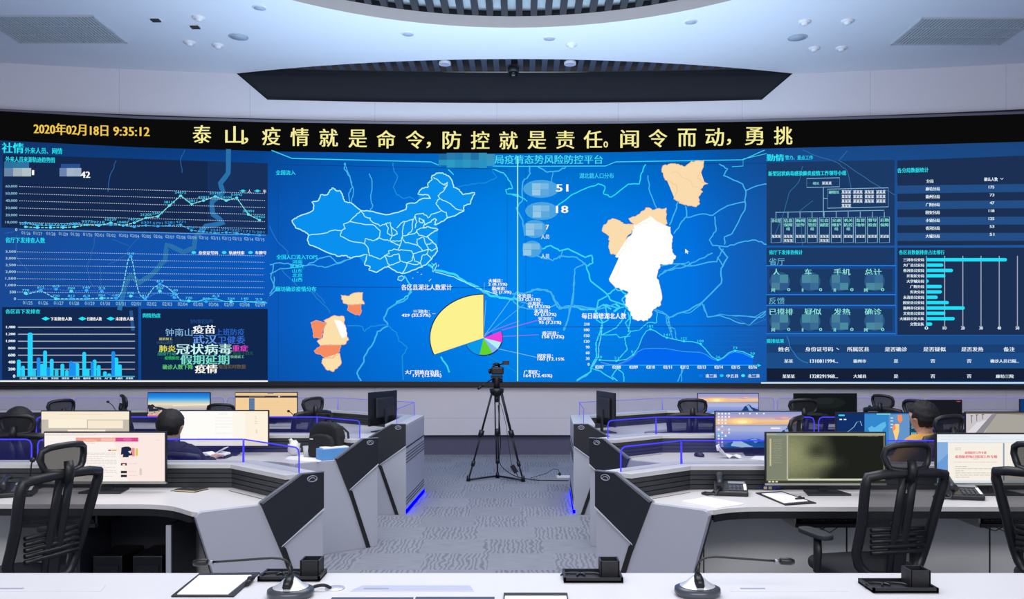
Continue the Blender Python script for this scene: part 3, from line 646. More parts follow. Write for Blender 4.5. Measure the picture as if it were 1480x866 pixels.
for (a, b), c, w_ in (((994, 280), (1120, 105)), '68c8f0', .8), (((994, 280), (1180, 130)), '58b0e8', .8), (((1000, 265), (1160, 205)), 'a870e0', .7), (((1080, 248), (1245, 203)), 'c050d8', .9), (((1075, 278), (1250, 270)), 'a860d0', .8), (((1060, 335), (1240, 375)), '80c0f0', .8), (((1010, 365), (1150, 445)), '20a0a0', .6), (((994, 270), (1005, 110)), '70d0f0', .6), (((770, 172), (755, 172)), 'd0d0a0', .8), (((995, 80), (998, 28)), '80a8c8', .6): cv.line(q6([a, b]), w_, emit(c), 3.5)
cv.line([(699, 425), (699.2, 487)], 1.2, emit('7c5c50'), 3.6)
def lab(t1, t2, x, y, w1, w2): 
    a = q6([(x, y)])[0]; cv.text(t1, a[0], a[1], a[0]+w1, a[1]+6.2, pw_, 5, .2); cv.text(t2, a[0]-w2*0+0.5, a[1]+6.5, a[0]+w2, a[1]+12.5, pw_, 5.2, .2)
lab('三河市：', '429 (32.57%)', 640, 152, 30, 42) if 0 else None
for t, x0, y0, x1, y1 in (('三河市：', 597, 447.5, 621, 453.5), ('429 (32.57%)', 580.5, 453.8, 622, 459), ('大厂回族自治县：', 585.5, 535, 637, 541), ('171 (12.98%)', 597, 540.8, 638, 546), ('大城县：', 706, 403, 726, 408.5), ('2 (0.15%)', 706, 409, 733, 414), ('霸州市：', 711, 414.5, 732, 420), ('25 (1.9%)', 712, 420.5, 739, 425.5), ('文安县：', 748, 425, 770, 431), ('33 (2.51%)', 750, 431, 781, 436), ('开发区：', 763, 436, 784, 441.5),
        ('44 (3.51%)', 763, 441.5, 795, 446.5), ('永清县：', 772, 447, 795, 452.5), ('47 (3.57%)', 772, 452.5, 804, 458), ('安次区：', 778, 458, 800, 463.5), ('95 (7.21%)', 779, 464, 811, 469.5), ('香河县：', 783.5, 479, 807, 485), ('158 (12%)', 783.5, 484.5, 815, 490.5), ('固安县：', 777, 511.5, 799, 517.5), ('160 (12.15%', 777, 517, 815.5, 522.5), ('广阳区：', 757, 535, 780, 541), ('164 (12.45%)', 757, 541, 798, 546.5)):
    cv.text(t, x0, y0, x1, y1, pw_, 5, .22)
WL('pie_chart', cv)
# ---- right of centre: big district map and area chart
cv = Canvas(); big = emit('fbdcae')
for p, c in (([(700, 95), (740, 85), (775, 90), (800, 100), (830, 75), (890, 70), (880, 115), (860, 150), (880, 170), (908, 178), (885, 190), (870, 205), (885, 215), (865, 235), (870, 270), (855, 285), (830, 280), (780, 270), (770, 258), (750, 250), (765, 215), (765, 190), (740, 170), (710, 160), (695, 125)], big),
        ([(420, 400), (425, 370), (465, 340), (500, 350), (520, 365), (570, 370), (555, 400), (530, 430), (530, 470), (490, 510), (460, 505), (450, 460), (450, 420)], big), ([(540, 340), (590, 320), (620, 290), (660, 300), (715, 290), (715, 325), (720, 362), (690, 385), (600, 390), (565, 370)], big)):
    j = jag(q7(p), 1.3, 5); cv.poly(j, c, 3); cv.line(j, .8, emit('f8c080'), 3.2, True)
j = jag(q7([(565, 370), (620, 360), (645, 345), (635, 325), (690, 360), (735, 380), (730, 410), (745, 425), (740, 470), (745, 500), (760, 515), (740, 550), (690, 550), (685, 570), (670, 610), (685, 650), (695, 700), (690, 740), (655, 760), (640, 800), (610, 815), (560, 805), (550, 770), (525, 740), (525, 700), (545, 690), (530, 675), (480, 660), (450, 620), (490, 600), (500, 560), (495, 520), (480, 515), (525, 480), (535, 430), (560, 400)]), 1.4, 4)
cv.poly(j, pw_, 4); cv.line(j, .8, emit('fff0d0'), 4.2, True)
cv.line(jag(q7([(740, 130), (765, 120), (790, 150), (830, 165), (835, 190), (870, 195)]), .5, 3, False), .6, emit('e8c898'), 4)
cv.poly(q7([(803, 480), (803, 502), (808, 497), (814, 504), (817, 500), (812, 494), (820, 494)]), wt, 5)
WL('big_district_map', cv)
cv = Canvas()
tp = [(190, 425), (250, 430), (320, 432), (400, 420), (450, 385), (490, 330), (520, 250), (550, 205), (582, 190), (620, 205), (680, 245), (740, 262), (830, 282), (900, 285), (960, 300), (1000, 340), (1050, 400), (1098, 425), (1140, 405), (1180, 370), (1225, 352), (1290, 362), (1365, 398)]
lo = [(200, 440), (280, 460), (330, 460), (420, 420), (480, 365), (530, 340), (600, 335), (700, 338), (760, 348), (840, 362), (960, 366), (1010, 385), (1050, 415), (1098, 432), (1140, 412), (1180, 380), (1225, 362), (1290, 375), (1365, 412)]
def area_(poly, col, lv):
    p = q8(poly)
    for a, b in zip(p, p[1:]): cv.poly([a, b, (b[0], 528), (a[0], 528)], emit(col), lv)
area_(tp, '0a68d8', 2.4); area_(lo, '0468ee', 2.6)
cv.line(q8(tp), 1.3, cy, 3.2); cv.line(q8(lo), .9, emit('3aa8f0'), 3.2); cv.line(q8([(200, 445), (280, 464), (330, 466), (420, 430), (480, 375)]), .8, emit('5a78f0'), 3)
for i in range(8):
    y = 468.6+i*8.3; t = ('210', '180', '150', '120', '90', '60', '30', '0')[i]; cv.text(t, 852-2.6*len(t), y-2, 852, y+2, wt, 4, .2)
    if i < 7: cv.rect(855, y-.3, 1093, y+.3, emit('1e68b8'), 2.2)
for i in range(10): a = 866+24.6*i; cv.text('02/%02d' % (7+i), a-5.5, 528.5, a+6.5, 533, wt, 4, .2)
for (x, y), t in zip(((195, 425), (322, 432), (450, 385), (582, 190), (708, 255), (838, 282), (965, 303), (1098, 425), (1228, 355), (1362, 398)), ('28', '21', '51', '182', '141', '122', '108', '26', '73', '50')):
    a = q8([(x, y)])[0]; cv.ell(a[0], a[1], 1.9, 1.6, cyb, 4, n=8); cv.text(t, a[0]-2.2*len(t)/2-1, a[1]-6, a[0]+2.2*len(t)/2+1, a[1]-2.5, cy, 4, .1)
cv.line([(855, 528), (1098, 528)], .7, cy, 3); cv.poly([(1095, 526), (1100, 528.3), (1095, 530.5)], cyb, 3)
for x, t, e, c in ((1013, '南三县', 1036, '0a78f8'), (1043, '中五县', 1067, '28c0f8'), (1074, '北三县', 1098, '48e0f0')): cv.ell(x, 543, 3, 2.2, emit(c), 4, n=8); cv.text(t, x+7, 541, e, 546, wt, 4, .15)
WL('area_chart', cv)
# ---- right columns
cv = Canvas(); pn = emit('1b3a66'); pn2 = emit('1c3054'); bl = emit('8fc0e0')
cv.poly([(1108, 235), (1293, 231), (1293, 355), (1108, 355)], pn, 1.6)
cv.line(jag([(1160, 217), (1182, 226), (1210, 235), (1225, 248), (1232, 280)], .8, 4, False), 1, emit('386ca0'), 1.8); cv.line(jag([(1225, 218), (1212, 232), (1240, 250), (1275, 272), (1294, 282)], .8, 4, False), 1, emit('386ca0'), 1.8); cv.line(jag([(1160, 240), (1155, 262), (1140, 280), (1132, 310), (1118, 345)], .8, 4, False), 1, emit('2f6ca0'), 1.8); cv.line(jag([(1175, 290), (1156, 305), (1160, 355)], .8, 4, False), .9, emit('2f6ca0'), 1.8)
cv.text('勤情', 1108, 223, 1133, 233, cyb, 3, .4); cv.text('警力、重点工作', 1135, 224.5, 1175, 231, cyb, 3, .1)
cv.text('新型冠状病毒感染肺炎疫情工作领导小组', 1110.5, 247.5, 1223, 254.5, cyb, 3, .2, -.01)
cv.line([(1166, 258), (1213.5, 257), (1213.5, 270), (1166, 271)], .9, bl, 3, True); cv.text('组长', 1175, 263, 1184, 267, mint, 4, .1); cv.text('某某某', 1188, 262.5, 1202, 267, wt, 4, .15)
cv.line([(1196, 273.5), (1284, 271.5), (1284, 299), (1196, 301)], .9, bl, 3, True); cv.text('副组长', 1198, 275.5, 1213, 280, mint, 4, .15)
for r in range(4):
    for c in range(4 if r < 3 else 1): cv.text('某某某', 1216.5+c*16.6, 275+r*6.6, 1230+c*16.6, 280+r*6.6, wt, 4, .2)
cv.line([(1190, 270), (1190, 313)], .9, bl, 3); cv.line([(1190, 287), (1196, 287)], .9, bl, 3); cv.line([(1121, 307), (1278, 304)], .9, bl, 3)
dn_ = ['办公室', '信息保障', '新闻宣传', '交通管控', '社会面管控', '交通维护', '机关防控', '监管场所', '督导检查', '后勤保障']
for i in range(10):
    x = 1114.5+17.4*i; cv.line([(x+7, 306), (x+7, 315)], .8, bl, 3); cv.line([(x, 315.5-.2*i), (x+14.5, 315.5-.2*i), (x+14.5, 350.5), (x, 351)], .8, bl, 3, True)
    t = dn_[i]; cv.text(t[:2+(i == 0)], x+1.2, 316.5-.1*i, x+13.4, 321.5-.1*i, mint, 4, .15)
    if i: cv.text(t[2:], x+1.2, 322.6, x+13.4, 327.5, mint, 4, .15)
    if i in (1, 3, 5, 6): cv.text('组', x+4.5, 328.5, x+10, 333, mint, 4, .1)
    cv.text('某某某', x+1, 339.5, x+13.8, 343.8, wt, 4, .15)
    if i in (1, 4): cv.text('某某某', x+1, 345.5, x+13.8, 349.8, wt, 4, .15)
WL('organisation_chart', cv)
cv = Canvas(); cv.poly([(1297, 232), (1530, 223), (1530, 354), (1297, 355)], pn2, 1.6); cv.text('各分局数据统计', 1297, 243, 1342, 250, cyb, 3, .15, -.02)
cv.text('分局', 1339, 259.5, 1349, 264.5, wt, 3, .15); cv.text('确认人数', 1422.5, 256.5, 1442, 262, wt, 3, .15); cv.line([(1446, 257.5), (1448, 259.5), (1450, 257.3)], .8, wt, 3)
for r, (t, n_) in enumerate((('廊坊分局', '175'), ('霸州分局', '73'), ('广阳分局', '47'), ('固安分局', '118'), ('小镇分局', '125'), ('香河分局', '53'), ('大城分局', '51'))):
    y = 273-r*.1+11.5*r
    if r % 2 == 0: cv.poly([(1297, y-4.6), (1530, y-7.6+r*.5), (1530, y+3.6+r*.5), (1297, y+7)], emit('234f86'), 2)
    cv.text(t, 1338, y-2.6, 1358, y+2.6, wt, 3, .2); cv.text(n_, 1429 if len(n_) > 2 else 1430.5, y-4.5, 1437, y-.5, wt, 3, .2)
WL('branch_table', cv)
cv = Canvas(); cv.rect(1108, 358, 1293, 484, pn, 1.6); cv.text('省厅下发排查统计', 1111.5, 361.5, 1160, 368, cyb, 3, .15); cv.text('省厅', 1111.5, 373, 1134, 383.5, emit('68b8d8'), 3, .05); cv.text('反馈', 1111.5, 430, 1134, 440, emit('68b8d8'), 3, .05)
for y0, y1, names in ((384, 426, ('人', '车', '手机', '总计')), (441.5, 482.5, ('已摸排', '疑似', '发热', '确诊'))):
    cv.rect(1107, y0, 1294.5, y1, emit('1a4686'), 2); cv.line([(1107.5, y0), (1294.5, y0), (1294.5, y1), (1107.5, y1)], 1.6, emit('1f80e8'), 3, True); cv.rect(1112, y0+5, 1290, y1-4, pn, 2.2)
    for k, t in enumerate(names):
        x = (1117, 1163, 1205, 1250)[k]; wd = {1: 10, 2: 24, 3: 34}[len(t)]; x -= 5 if len(t) == 3 else 0
        cv.text(t, x, y0+4.5, x+wd, y0+14, mint, 3, .2)
        xc = (1127, 1171, 1214, 1264)[k]; cv.ell(xc, y0+23, 15, 14, emit('285880'), 3, n=18)
        for i in range(4): cv.rect(xc-12+12*(i % 2), y0+(13+12*(i//2)), xc+12*(i % 2), y0+(25+10*(i//2)), emit(('3a6c98', '4a8aa0', '488098', '2f5c8c')[(i+k) % 4]), 3.3)
        cv.text('0', (1138, 1184, 1229, 1273.5)[k], y0+32.5, (1142, 1188, 1233.5, 1278)[k], y0+37, mint, 4, .2); cv.text('网', (1115, 1159, 1205, 1249)[k], y0+33, (1120, 1161, 1208, 1254)[k], y0+38, mint, 4, .1)
WL('feedback_panel', cv)
cv = Canvas(); cv.rect(1297, 358, 1530, 484, pn2, 1.6); cv.text('各区县数据排查占比排行', 1299.5, 361.5, 1365, 368, cyb, 3, .15)
for k in range(6):
    x = 1339+26.3*k; cv.rect(x-.6, 370, x+.6, 472, emit('a8b0c8' if k else '60a0c0'), 2.2); cv.text(str(k*10), x-2.5, 472, x+2.5, 476.5, wt, 3, .2)
for r, v_ in enumerate((1455, 1363, 1377, 1366, 1342, 1361, 1361, 1355, 1371, 1394, 1366, 1379.5, 1347)):
    y = 375.5+7.75*r; y -= .15*(455 if r == 0 else 0)*0
    cv.rect(1339, y-2.4, v_-2, y+2.4, emit('22e0f8'), 3); cv.ell(v_-2, y, 2.4, 2.4, emit('22e0f8'), 3, -90, 90, 8)
    t = ('三河市公安局', '大厂县公安局', '香河县公安局', '开发区分局', '大学城分局', '广阳分局', '安次分局', '永清县公安局', '固安县公安局', '霸州市公安局', '文安县公安局', '大城县公安大队', '交警支队')[r]
    cv.text(t, 1335.5-5*len(t), y-2.2, 1335.5, y+2.4, wt, 3, .2)
WL('ranking_bar_chart', cv)
cv = Canvas(); cv.rect(1108, 486, 1530, 552, emit('1d4d88'), 1.6); cv.rect(1108, 498, 1530, 510, emit('1a4074'), 2); cv.rect(1108, 532.5, 1530, 551, emit('141f38'), 2); cv.text('摸排结果', 1108, 490, 1133, 496, cyb, 3, .15)
for y, row in ((505, (('姓名', 1125, 1140.5), ('身份证号码', 1164, 1204), ('所属区县', 1224.5, 1256), ('是否确诊', 1279, 1311), ('是否疑似', 1334.5, 1367), ('是否发热', 1389.5, 1421), ('备注', 1450.5, 1466.5))),
        (522, (('某某', 1133.5, 1146), ('1310811994...', 1171, 1211), ('霸州市', 1233.5, 1252), ('是', 1292, 1298), ('否', 1345, 1351.5), ('否', 1397.5, 1404), ('确诊人员已隔...', 1431.5, 1472.5))), (544, (('某某某', 1131, 1148.5), ('1328291968...', 1171, 1211), ('大城县', 1233.5, 1252), ('是', 1292, 1298), ('否', 1345, 1351.5), ('否', 1397.5, 1404), ('廊坊三院', 1439.5, 1465)))):
    for t, a, b in row: cv.text(t, a, y-(3.2 if y == 505 else 2.6), b, y+(3.2 if y == 505 else 2.6), wt, 3, .2)
cv.line([(1209, 503), (1211.5, 505), (1213, 505)], .9, wt, 3)
cv.rect(1100, 552.5, 1530, 554.6, emit('d8e8f0'), 3)
cv.line(jag([(1137, 486), (1141, 500), (1156, 520), (1168, 525)], 1, 4, False), 1.1, emit('2f80c0'), 2.4)
WL('results_table', cv)
# ================================================================== CEILING THINGS
vent_m = mat('vent_grey', 'c0c5ce', .5, .2); vent_d = mat('vent_shadow_gap', '3c4048', .8)
def vent(x0, x1, y0, y1, label):
    t = thing('ceiling_vent', label, 'vent', ((x0+x1)/2, (y0+y1)/2, ZC), 0, 'slatted air vents in the ceiling')
    wx, wyy = x1-x0, y1-y0
    mb = MB(); mb.box((0, 0, -.004), (wx, wyy, .006), vent_d); mb.obj('backing', t)
    mb = MB()
    for s in (-1, 1): mb.box((0, s*wyy/2, -.012), (wx+.04, .03, .022), vent_m); mb.box((s*wx/2, 0, -.012), (.03, wyy, .022), vent_m)
    mb.obj('frame', t)
    mb = MB(); n = int(wx/.042)
    for i in range(1, n): mb.box((-wx/2+wx*i/n, 0, -.014), (.019, wyy, .014), vent_m)
    for k in (-.17, .17): mb.box((0, k*wyy, -.022), (wx, .012, .006), vent_m)
    mb.obj('slats', t)
vent(-6.93, -5.47, 10.57, 11.47, 'grey slatted air vent in the ceiling at the left')
vent(5.13, 6.63, 10.64, 11.54, 'grey slatted air vent in the ceiling at the right')
lamp_w = mat('ceiling_fitting_white', 'd8d8e0', .5); lamp_g = mat('ceiling_grille_grey', 'a6b2c4', .6); dk = mat('ceiling_fitting_dark', '24262c', .5)
def speaker_(px, py, r, label, z=ZC, m=None):
    p = at(px, py, Z=z); t = thing('ceiling_speaker', label, 'speaker', p, 0, 'round flush speakers in the ceiling')
    MB().lathe([(0, -.006), (r*.9, -.008), (r*.9, .0)], m or lamp_g, 28).obj('grille', t); MB().lathe([(r*.9, -.001), (r*.9, -.012), (r, -.010), (r, 0)], m or lamp_w, 28).obj('rim', t)
speaker_(345, 53, .13, 'large round grey ceiling speaker right of the left air vent', m=lamp_g)
speaker_(375, 11, .085, 'small pale round ceiling disc left of the round dome rim')
speaker_(589.5, 49, .085, 'small pale round ceiling disc below the left half of the dome rim')
speaker_(794, 55.5, .085, 'small pale round ceiling disc just right of centre below the dome rim')
speaker_(998.5, 31.5, .085, 'faint round ceiling disc below the right end of the dome rim')
speaker_(1152.5, 54, .13, 'large round grey ceiling speaker left of the right air vent', m=lamp_g)
def detector(px, py, label, tilt=0, dark=False, z=ZC, s=1.0):
    p = at(px, py, Z=z); t = thing('smoke_detector', label, 'detector', p, 0, 'small white ceiling detectors')
    MB().lathe([(0, -.05*s), (.03*s, -.05*s), (.045*s, -.03*s), (.05*s, -.02*s)], lamp_w, 20).obj('sensor_head', t); MB().lathe([(.03*s, -.022), (.075*s, -.02), (.08*s, 0)], lamp_w, 20).obj('base', t)
for a in ((287, 25, 'small white detector topmost of the left ceiling cluster'), (274, 61, 'small white detector lower left in the left ceiling cluster'), (315, 65, 'small white detector lowest of the left cluster beside the large speaker'), (826, 64, 'small white detector at the ceiling centre above the dark recess'),
          (1163, 31, 'small white detector topmost above the right large speaker'), (1177, 69.5, 'small white detector below the right large speaker'), (1216, 69, 'small white detector between right speaker and right vent'), (1225, 30, 'small white detector nearest the right air vent top')):
    detector(*a)
for px, py, lb in ((225, 28, 'small dark square fitting left in the left ceiling cluster'), (282, 38, 'small dark square fitting between the left cluster detectors'), (0, 0, '')):
    if not lb: continue
    p = at(px, py, Z=ZC); t = thing('ceiling_spotlight', lb, 'spotlight', p, 0, 'small dark ceiling fittings')
    MB().box((0, 0, -.012), (.11, .09, .024), dk).obj('dark_lens', t, .004); MB().box((0, .0, -.004), (.14, .12, .008), lamp_w).obj('plate', t)
for px, lb in ((643, 'oval pale downlight left in the dark ceiling recess'), (824, 'oval pale downlight right in the dark ceiling recess')):
    p = at(px, 92.5, Z=5.97); t = thing('recessed_downlight', lb, 'downlight', p, 0, 'downlights in the dark recess')
    MB().lathe([(0, -.004), (.075, -.006)], mat('downlight_glass', 'b4b0d8', .4), 24).obj('lens', t); MB().lathe([(.075, .03), (.075, -.008), (.09, -.008), (.09, .03)], lamp_w, 24).obj('ring', t)
p = at(742, 103, Z=5.93); t = thing('security_camera', 'black dome security camera in the middle of the dark recess', 'camera', p)
MB().lathe([(0, -.11), (.05, -.09), (.065, -.04), (.065, 0)], mat('smoked_dome', '101218', .15), 20).obj('dome', t); MB().lathe([(.065, -.02), (.085, -.02), (.085, .05), (0, .09)], dk, 20).obj('housing', t)

# ================================================================== DESK BANKS
top_m = mat('desk_laminate_white', 'd6d3d4', .38, var=.015, bscale=12); shelf_m = mat('ridge_shelf_grey', 'c3c3c5', .4); slat_m = mat('slat_wall_charcoal', '2a2e33', .5, bump=.15)
groove_m = mat('slat_groove_black', '0c0d10', .7); edge_m = mat('black_edge_band', '17181c', .4); side_g = mat('silver_grey_panel', 'b3b6c2', .42, .12, var=.03, bscale=90, bump=.05)
side_d = mat('charcoal_end_panel', '1c1e28', .5, bump=.08, bscale=200); modesty = mat('grey_modesty_panel', 'cccdce', .5, var=.08, bscale=1.5); rim_w = mat('bright_metal_edge', 'dfe3ea', .3, .3)
led = emit('2a22ff', 2.2); led_edge = emit('4a48ff', 1.15); led_dim = emit('6a68ee', 1.0)
glass_m = sheer('edge_lit_glass', '2a2c88', .15, .05, '1818a0', .10); glass_far = sheer('clear_edge_glass', '9090d0', .10, .05)
def desk(name, label, sx, ridge, ends, F_pt, seams, uend=None, led_side=False, far=False, slit=None, wires=True):
    """ridge: outline of the back rail in left-bank coordinates, outer end first; sx=-1 mirrors nothing, sx=1 flips to the right bank"""
    fl = (lambda p: (p[0], p[1])) if sx < 0 else (lambda p: (-p[0], p[1]))
    C = ridge[-1]; u = uend; Lp = .739
    org = Vector((fl(C)[0], C[1], 0))
    t = thing(name, label, 'desk', org)
    T = Matrix.Translation(-org) @ (Matrix.Identity(4) if sx < 0 else Matrix.Scale(-1, 4, (1, 0, 0)))
    Fp = (C[0]+u[0]*Lp, C[1]+u[1]*Lp)
    PN = Vector((-u[1], u[0])).normalized()
    if PN.y > .01: PN = -PN
    def offset(pts, dist):
        o_ = globals()['offset'](pts, dist); a = Vector(o_[-2]); b = Vector(o_[-1]); q = Vector((C[0], C[1]))-PN*.036
        den = (b-a).dot(PN)
        if abs(den) > 1e-6: b = a+(b-a)*((q-a).dot(PN)/den)
        o_[-1] = (b.x, b.y); return o_
    fo = offset(ridge, .79); fo[-1] = tuple(Vector(Fp)-PN*.005)
    if len(ridge) == 3:
        # keep the front line of the wing through the panel's front corner
        d = Vector(ridge[2])-Vector(ridge[1]); k = (fo[0][1]-Fp[1])/d.y; fo[1] = (Fp[0]+d.x*k, fo[0][1])
    rb = offset(ridge, .02); rbx = rb[:-1]+[tuple(Vector(rb[-1])+PN*.031)]
    # worktop with a softened front bend
    def soft(pts, r=.16):
        out = [pts[0]]
        for i in range(1, len(pts)-1):
            a, b, c = Vector(pts[i-1]), Vector(pts[i]), Vector(pts[i+1]); p = b+(a-b).normalized()*r; q = b+(c-b).normalized()*r
            for k in range(6):
                s = k/5; out.append(tuple(p*(1-s)**2+b*2*s*(1-s)+q*s*s))
        out.append(pts[-1]); return out
    fs = soft(fo); e = Vector(fs[-1]); p0 = e+(Vector(fs[-2])-e).normalized()*.05; q0 = e+(Vector(rb[-1])-e).normalized()*.05
    fs = fs[:-1]+[tuple(p0), tuple(e+((p0-e)+(q0-e))*.3), tuple(q0)]
    def strip(mb, A, B, z0, z1, m):   # A, B polylines with equal count
        for i in range(len(A)-1): mb.prism([A[i], A[i+1], B[i+1], B[i]], z0, z1, m)
    mb = MB(T); mb.prism(rb[:-1]+[rb[-1]]+[tuple(Vector((C[0], C[1]))+Vector((u[0], u[1]))*.39-PN*.036), tuple(Vector((C[0], C[1]))+Vector((u[0], u[1]))*.39-PN*.005)]+fs[::-1], .715, .74, top_m); mb.obj('worktop', t)
    mb = MB(T); fe = fs[:-3]+[tuple(Vector(fs[-3])-PN*.035)]; mb.prism(offset(ridge, .05)[:]+[(q[0], q[1]) for q in fe[::-1]], .675, .7145, edge_m)
    o = mb.obj('edge_band', t); o.scale = (1, 1, 1)
    # cable flap lines on the worktop wing
    a = Vector(offset(ridge, .27)[-2]); b = Vector(offset(ridge, .27)[-1]); mb = MB(T); d = (b-a)
    p, q = a+d*.12, a+d*.80; nn = Vector((d.y, -d.x)).normalized()*.007; mb.prism([tuple(p), tuple(q), tuple(q+nn), tuple(p+nn)], .7401, .7412, groove_m); mb.obj('cable_slot', t)
    # ridge: slatted rail and grey shelf
    mb = MB(T); strip(mb, offset(ridge, .03), offset(ridge, .196), .741, .864, groove_m)
    for k in range(4): strip(mb, offset(ridge, .19), offset(ridge, .204), .744+.030*k, .744+.030*k+.025, slat_m)
    mb.obj('slatted_rail', t)
    mb = MB(T); strip(mb, offset(ridge, 0), offset(ridge, .215), .864, .889, shelf_m); mb.obj('ridge_shelf', t)
    # back panels and modesty panels
    mb = MB(T); strip(mb, offset(ridge, .0), offset(ridge, .025), .05, .862, side_g); mb.obj('back_panel', t)
    mb = MB(T); m_line = offset(ridge, .33); m_line2 = offset(ridge, .35); strip(mb, m_line, m_line2, .0, .675, modesty)
    for i in range(len(m_line)-1):
        a, b = Vector(m_line2[i]), Vector(m_line2[i+1]); L = (b-a).length; n = max(1, round(L/.85)); nn = Vector(((b-a).y, -(b-a).x)).normalized()*.003
        for k in range(0 if i else 1, n+1):
            c = a+(b-a)*k/n; dd = (b-a).normalized()*.004; mb.prism([tuple(c-dd), tuple(c+dd), tuple(c+dd+nn), tuple(c-dd+nn)], .0, .674, groove_m)
    mb.obj('modesty_panel', t)
    # end panel
    U = Vector((u[0], u[1], 0)).normalized(); N = Vector((-U.y, U.x, 0))
    if N.x < 0 and N.y > 0 or N.y > .01: N = -N
    Cv = Vector((C[0], C[1], 0))
    def P(s, z, o=0.0): return Cv+U*s+N*o+Vector((0, 0, z))
    def plate(nm, pts, o, th, m, bev=0): mb = MB(T); mb.plate([P(s, z, o) for s, z in pts], -N, th, m); return mb.obj(nm, t, bev)
    plate('end_panel', [(0, .89), (.136, .893), (.150, .885), (.385, .752), (.385, .742), (.705, .742), (.727, .735), (.739, .715), (.53, .0), (0, 0)], .0, .035, side_g, .003)
    plate('dark_panel', [(0, .891), (.01, .897), (.130, .897), (.155, .889), (.390, .752), (.378, .735), (.262, .455), (.245, .50), (0, .678)], .012, .012, side_d, .002)
    plate('dark_strip', [(.378, .735), (.250, .425), (.105, 0), (.07, 0), (.236, .48), (.255, .492)], .010, .010, edge_m)
    plate('bright_edge', [(0, .683), (.258, .498), (.264, .489), (0, .672)], .016, .016, rim_w)
    plate('panel_rim', [(.375, .748), (.39, .757), (.156, .893), (.145, .899), (.0, .899), (.0, .893), (.14, .893), (.15, .886)], .017, .03, mat('dark_bevel_rim', '6a6e78', .4))
    mb = MB(T); c = P(.075, .862, .012); mb.tube([c+U*(.030*math.cos(2*PI*i/20))+Vector((0, 0, .017*math.sin(2*PI*i/20))) for i in range(20)], .0035, mat('emblem_metal', 'a8aec0', .3, .5), 6, True)
    mb.tube([c+U*(.019*math.cos(PI*i/8))+Vector((0, 0, -.008+.014*math.sin(PI*i/8))) for i in range(9)], .003, MATS['emblem_metal'], 6); mb.obj('emblem', t)
    mb = MB(T); mb.plate([P(.739, .715, -.036), P(.53, 0, -.036), P(.50, 0, -.036), P(.70, .715, -.036)], N, -.02, edge_m); mb.obj('panel_lining', t)
    # outer end closes the bank
    # glass screens on the ridge
    gl = offset(ridge, .10); zt = 1.037; zb = .889
    def pane(a, b, round_b, nm='glass_screen'):
        a = Vector((*a, 0)); b = Vector((*b, 0)); d = (b-a).normalized(); nn = Vector((d.y, -d.x, 0)); L = (b-a).length
        pts = [(0, zb), (L, zb)]+([(L, zt-.035), (L-.010, zt-.010), (L-.035, zt)] if round_b & 1 else [(L, zt)])+([(.035, zt), (.010, zt-.010), (0, zt-.035)] if round_b & 2 else [(0, zt)])
        mb = MB(T); mb.plate([a+d*s+Vector((0, 0, z)) for s, z in pts], nn, .008, glass_far if far else glass_m); g = mb.obj(nm, t)
        r = .0035 if far else .0048
        lit = pts[1:]+[pts[0]] 
        mb = MB(T); mb.tube([a+d*s+Vector((0, 0, z))+nn*.004 for s, z in lit], r, led_dim if far else led_edge, 5); mb.obj('lit_edge', g)
    for i in range(len(gl)-1):
        a, b = Vector(gl[i]), Vector(gl[i+1]); last = i == len(gl)-2
        if i == 0:
            cuts = [a.x]+sorted(seams)+[b.x]
            for j in range(len(cuts)-1):
                g0 = .02 if j else 0; pane((cuts[j]+g0, a.y), (cuts[j+1]-(.02 if j < len(cuts)-2 else .006), a.y), (2 if j else 0)+(1 if j < len(cuts)-2 else 0))
        else:
            d = (b-a).normalized(); pane(tuple(a+d*.006), tuple(b-d*(.05 if last else .0)), 1 if last else 0)
    if led_side:
        # louvre lines and blue light under the aisle face
        a, b = Vector(ridge[-2]), Vector(ridge[-1]); d = (b-a).normalized(); nn = Vector((-d.y, d.x)); L = (b-a).length
        mb = MB(T)
        for z in [.655]+[.60-.03*k for k in range(4)]+[.16, .13, .10]:
            h = .012 if z == .655 else .005; mb.prism([tuple(a+d*.03+nn*.0), tuple(b-d*.01+nn*.0), tuple(b-d*.01+nn*.004), tuple(a+d*.03+nn*.004)], z, z+h, groove_m)
        mb.obj('louvre_lines', t)
        mb = MB(T); mb.prism([tuple(a-nn*.02), tuple(b-nn*.02), tuple(b+nn*.006), tuple(a+nn*.006)], .012, .05, emit('0000ff', 7.0, True)); mb.obj('led_strip', t)
        mb = MB(T); strip(mb, offset(ridge, .03)[-2:], offset(ridge, .06)[-2:], .0, .05, edge_m); mb.obj('plinth', t)
    return t, T
def LB(px, py, z=.889): p = at(px, py, Z=z); return (p.x, p.y)
def RB(px, py, z=.889): p = at(px, py, Z=z); return (-p.x, p.y)
uw = (-.771, -.636)
desk('control_desk', 'nearest left control desk bank with white worktop, dark slatted ridge and angled end', -1, [(-4.6, 5.5), (-1.77, 5.5), (-1.18, 4.92)], None, None, [-3.17], uw)
desk('control_desk', 'middle left control desk bank behind the nearest, with backpack and tissue box on it', -1, [(-6.4, 7.38), (-1.76, 7.38), (-1.20, 6.88)], None, None, [-4.28], uw)
desk('control_desk', 'farthest left control desk bank with louvred aisle side and blue floor light', -1, [(-7.6, 10.45), (-2.26, 10.45), (-1.12, 9.47), (-1.15, 8.2)], None, None, [-5.6, -3.7], (-1, 0), True, True)
desk('control_desk', 'nearest right control desk bank with white worktop, dark slatted ridge and angled end', 1, [(-4.6, 5.42), (-.98, 5.42), (-.44, 4.97)], None, None, [-2.9], uw)
desk('control_desk', 'middle right control desk bank between the nearest and farthest right banks', 1, [(-6.4, 7.36), (-1.13, 7.36), (-.56, 6.88)], None, None, [-2.57], uw)
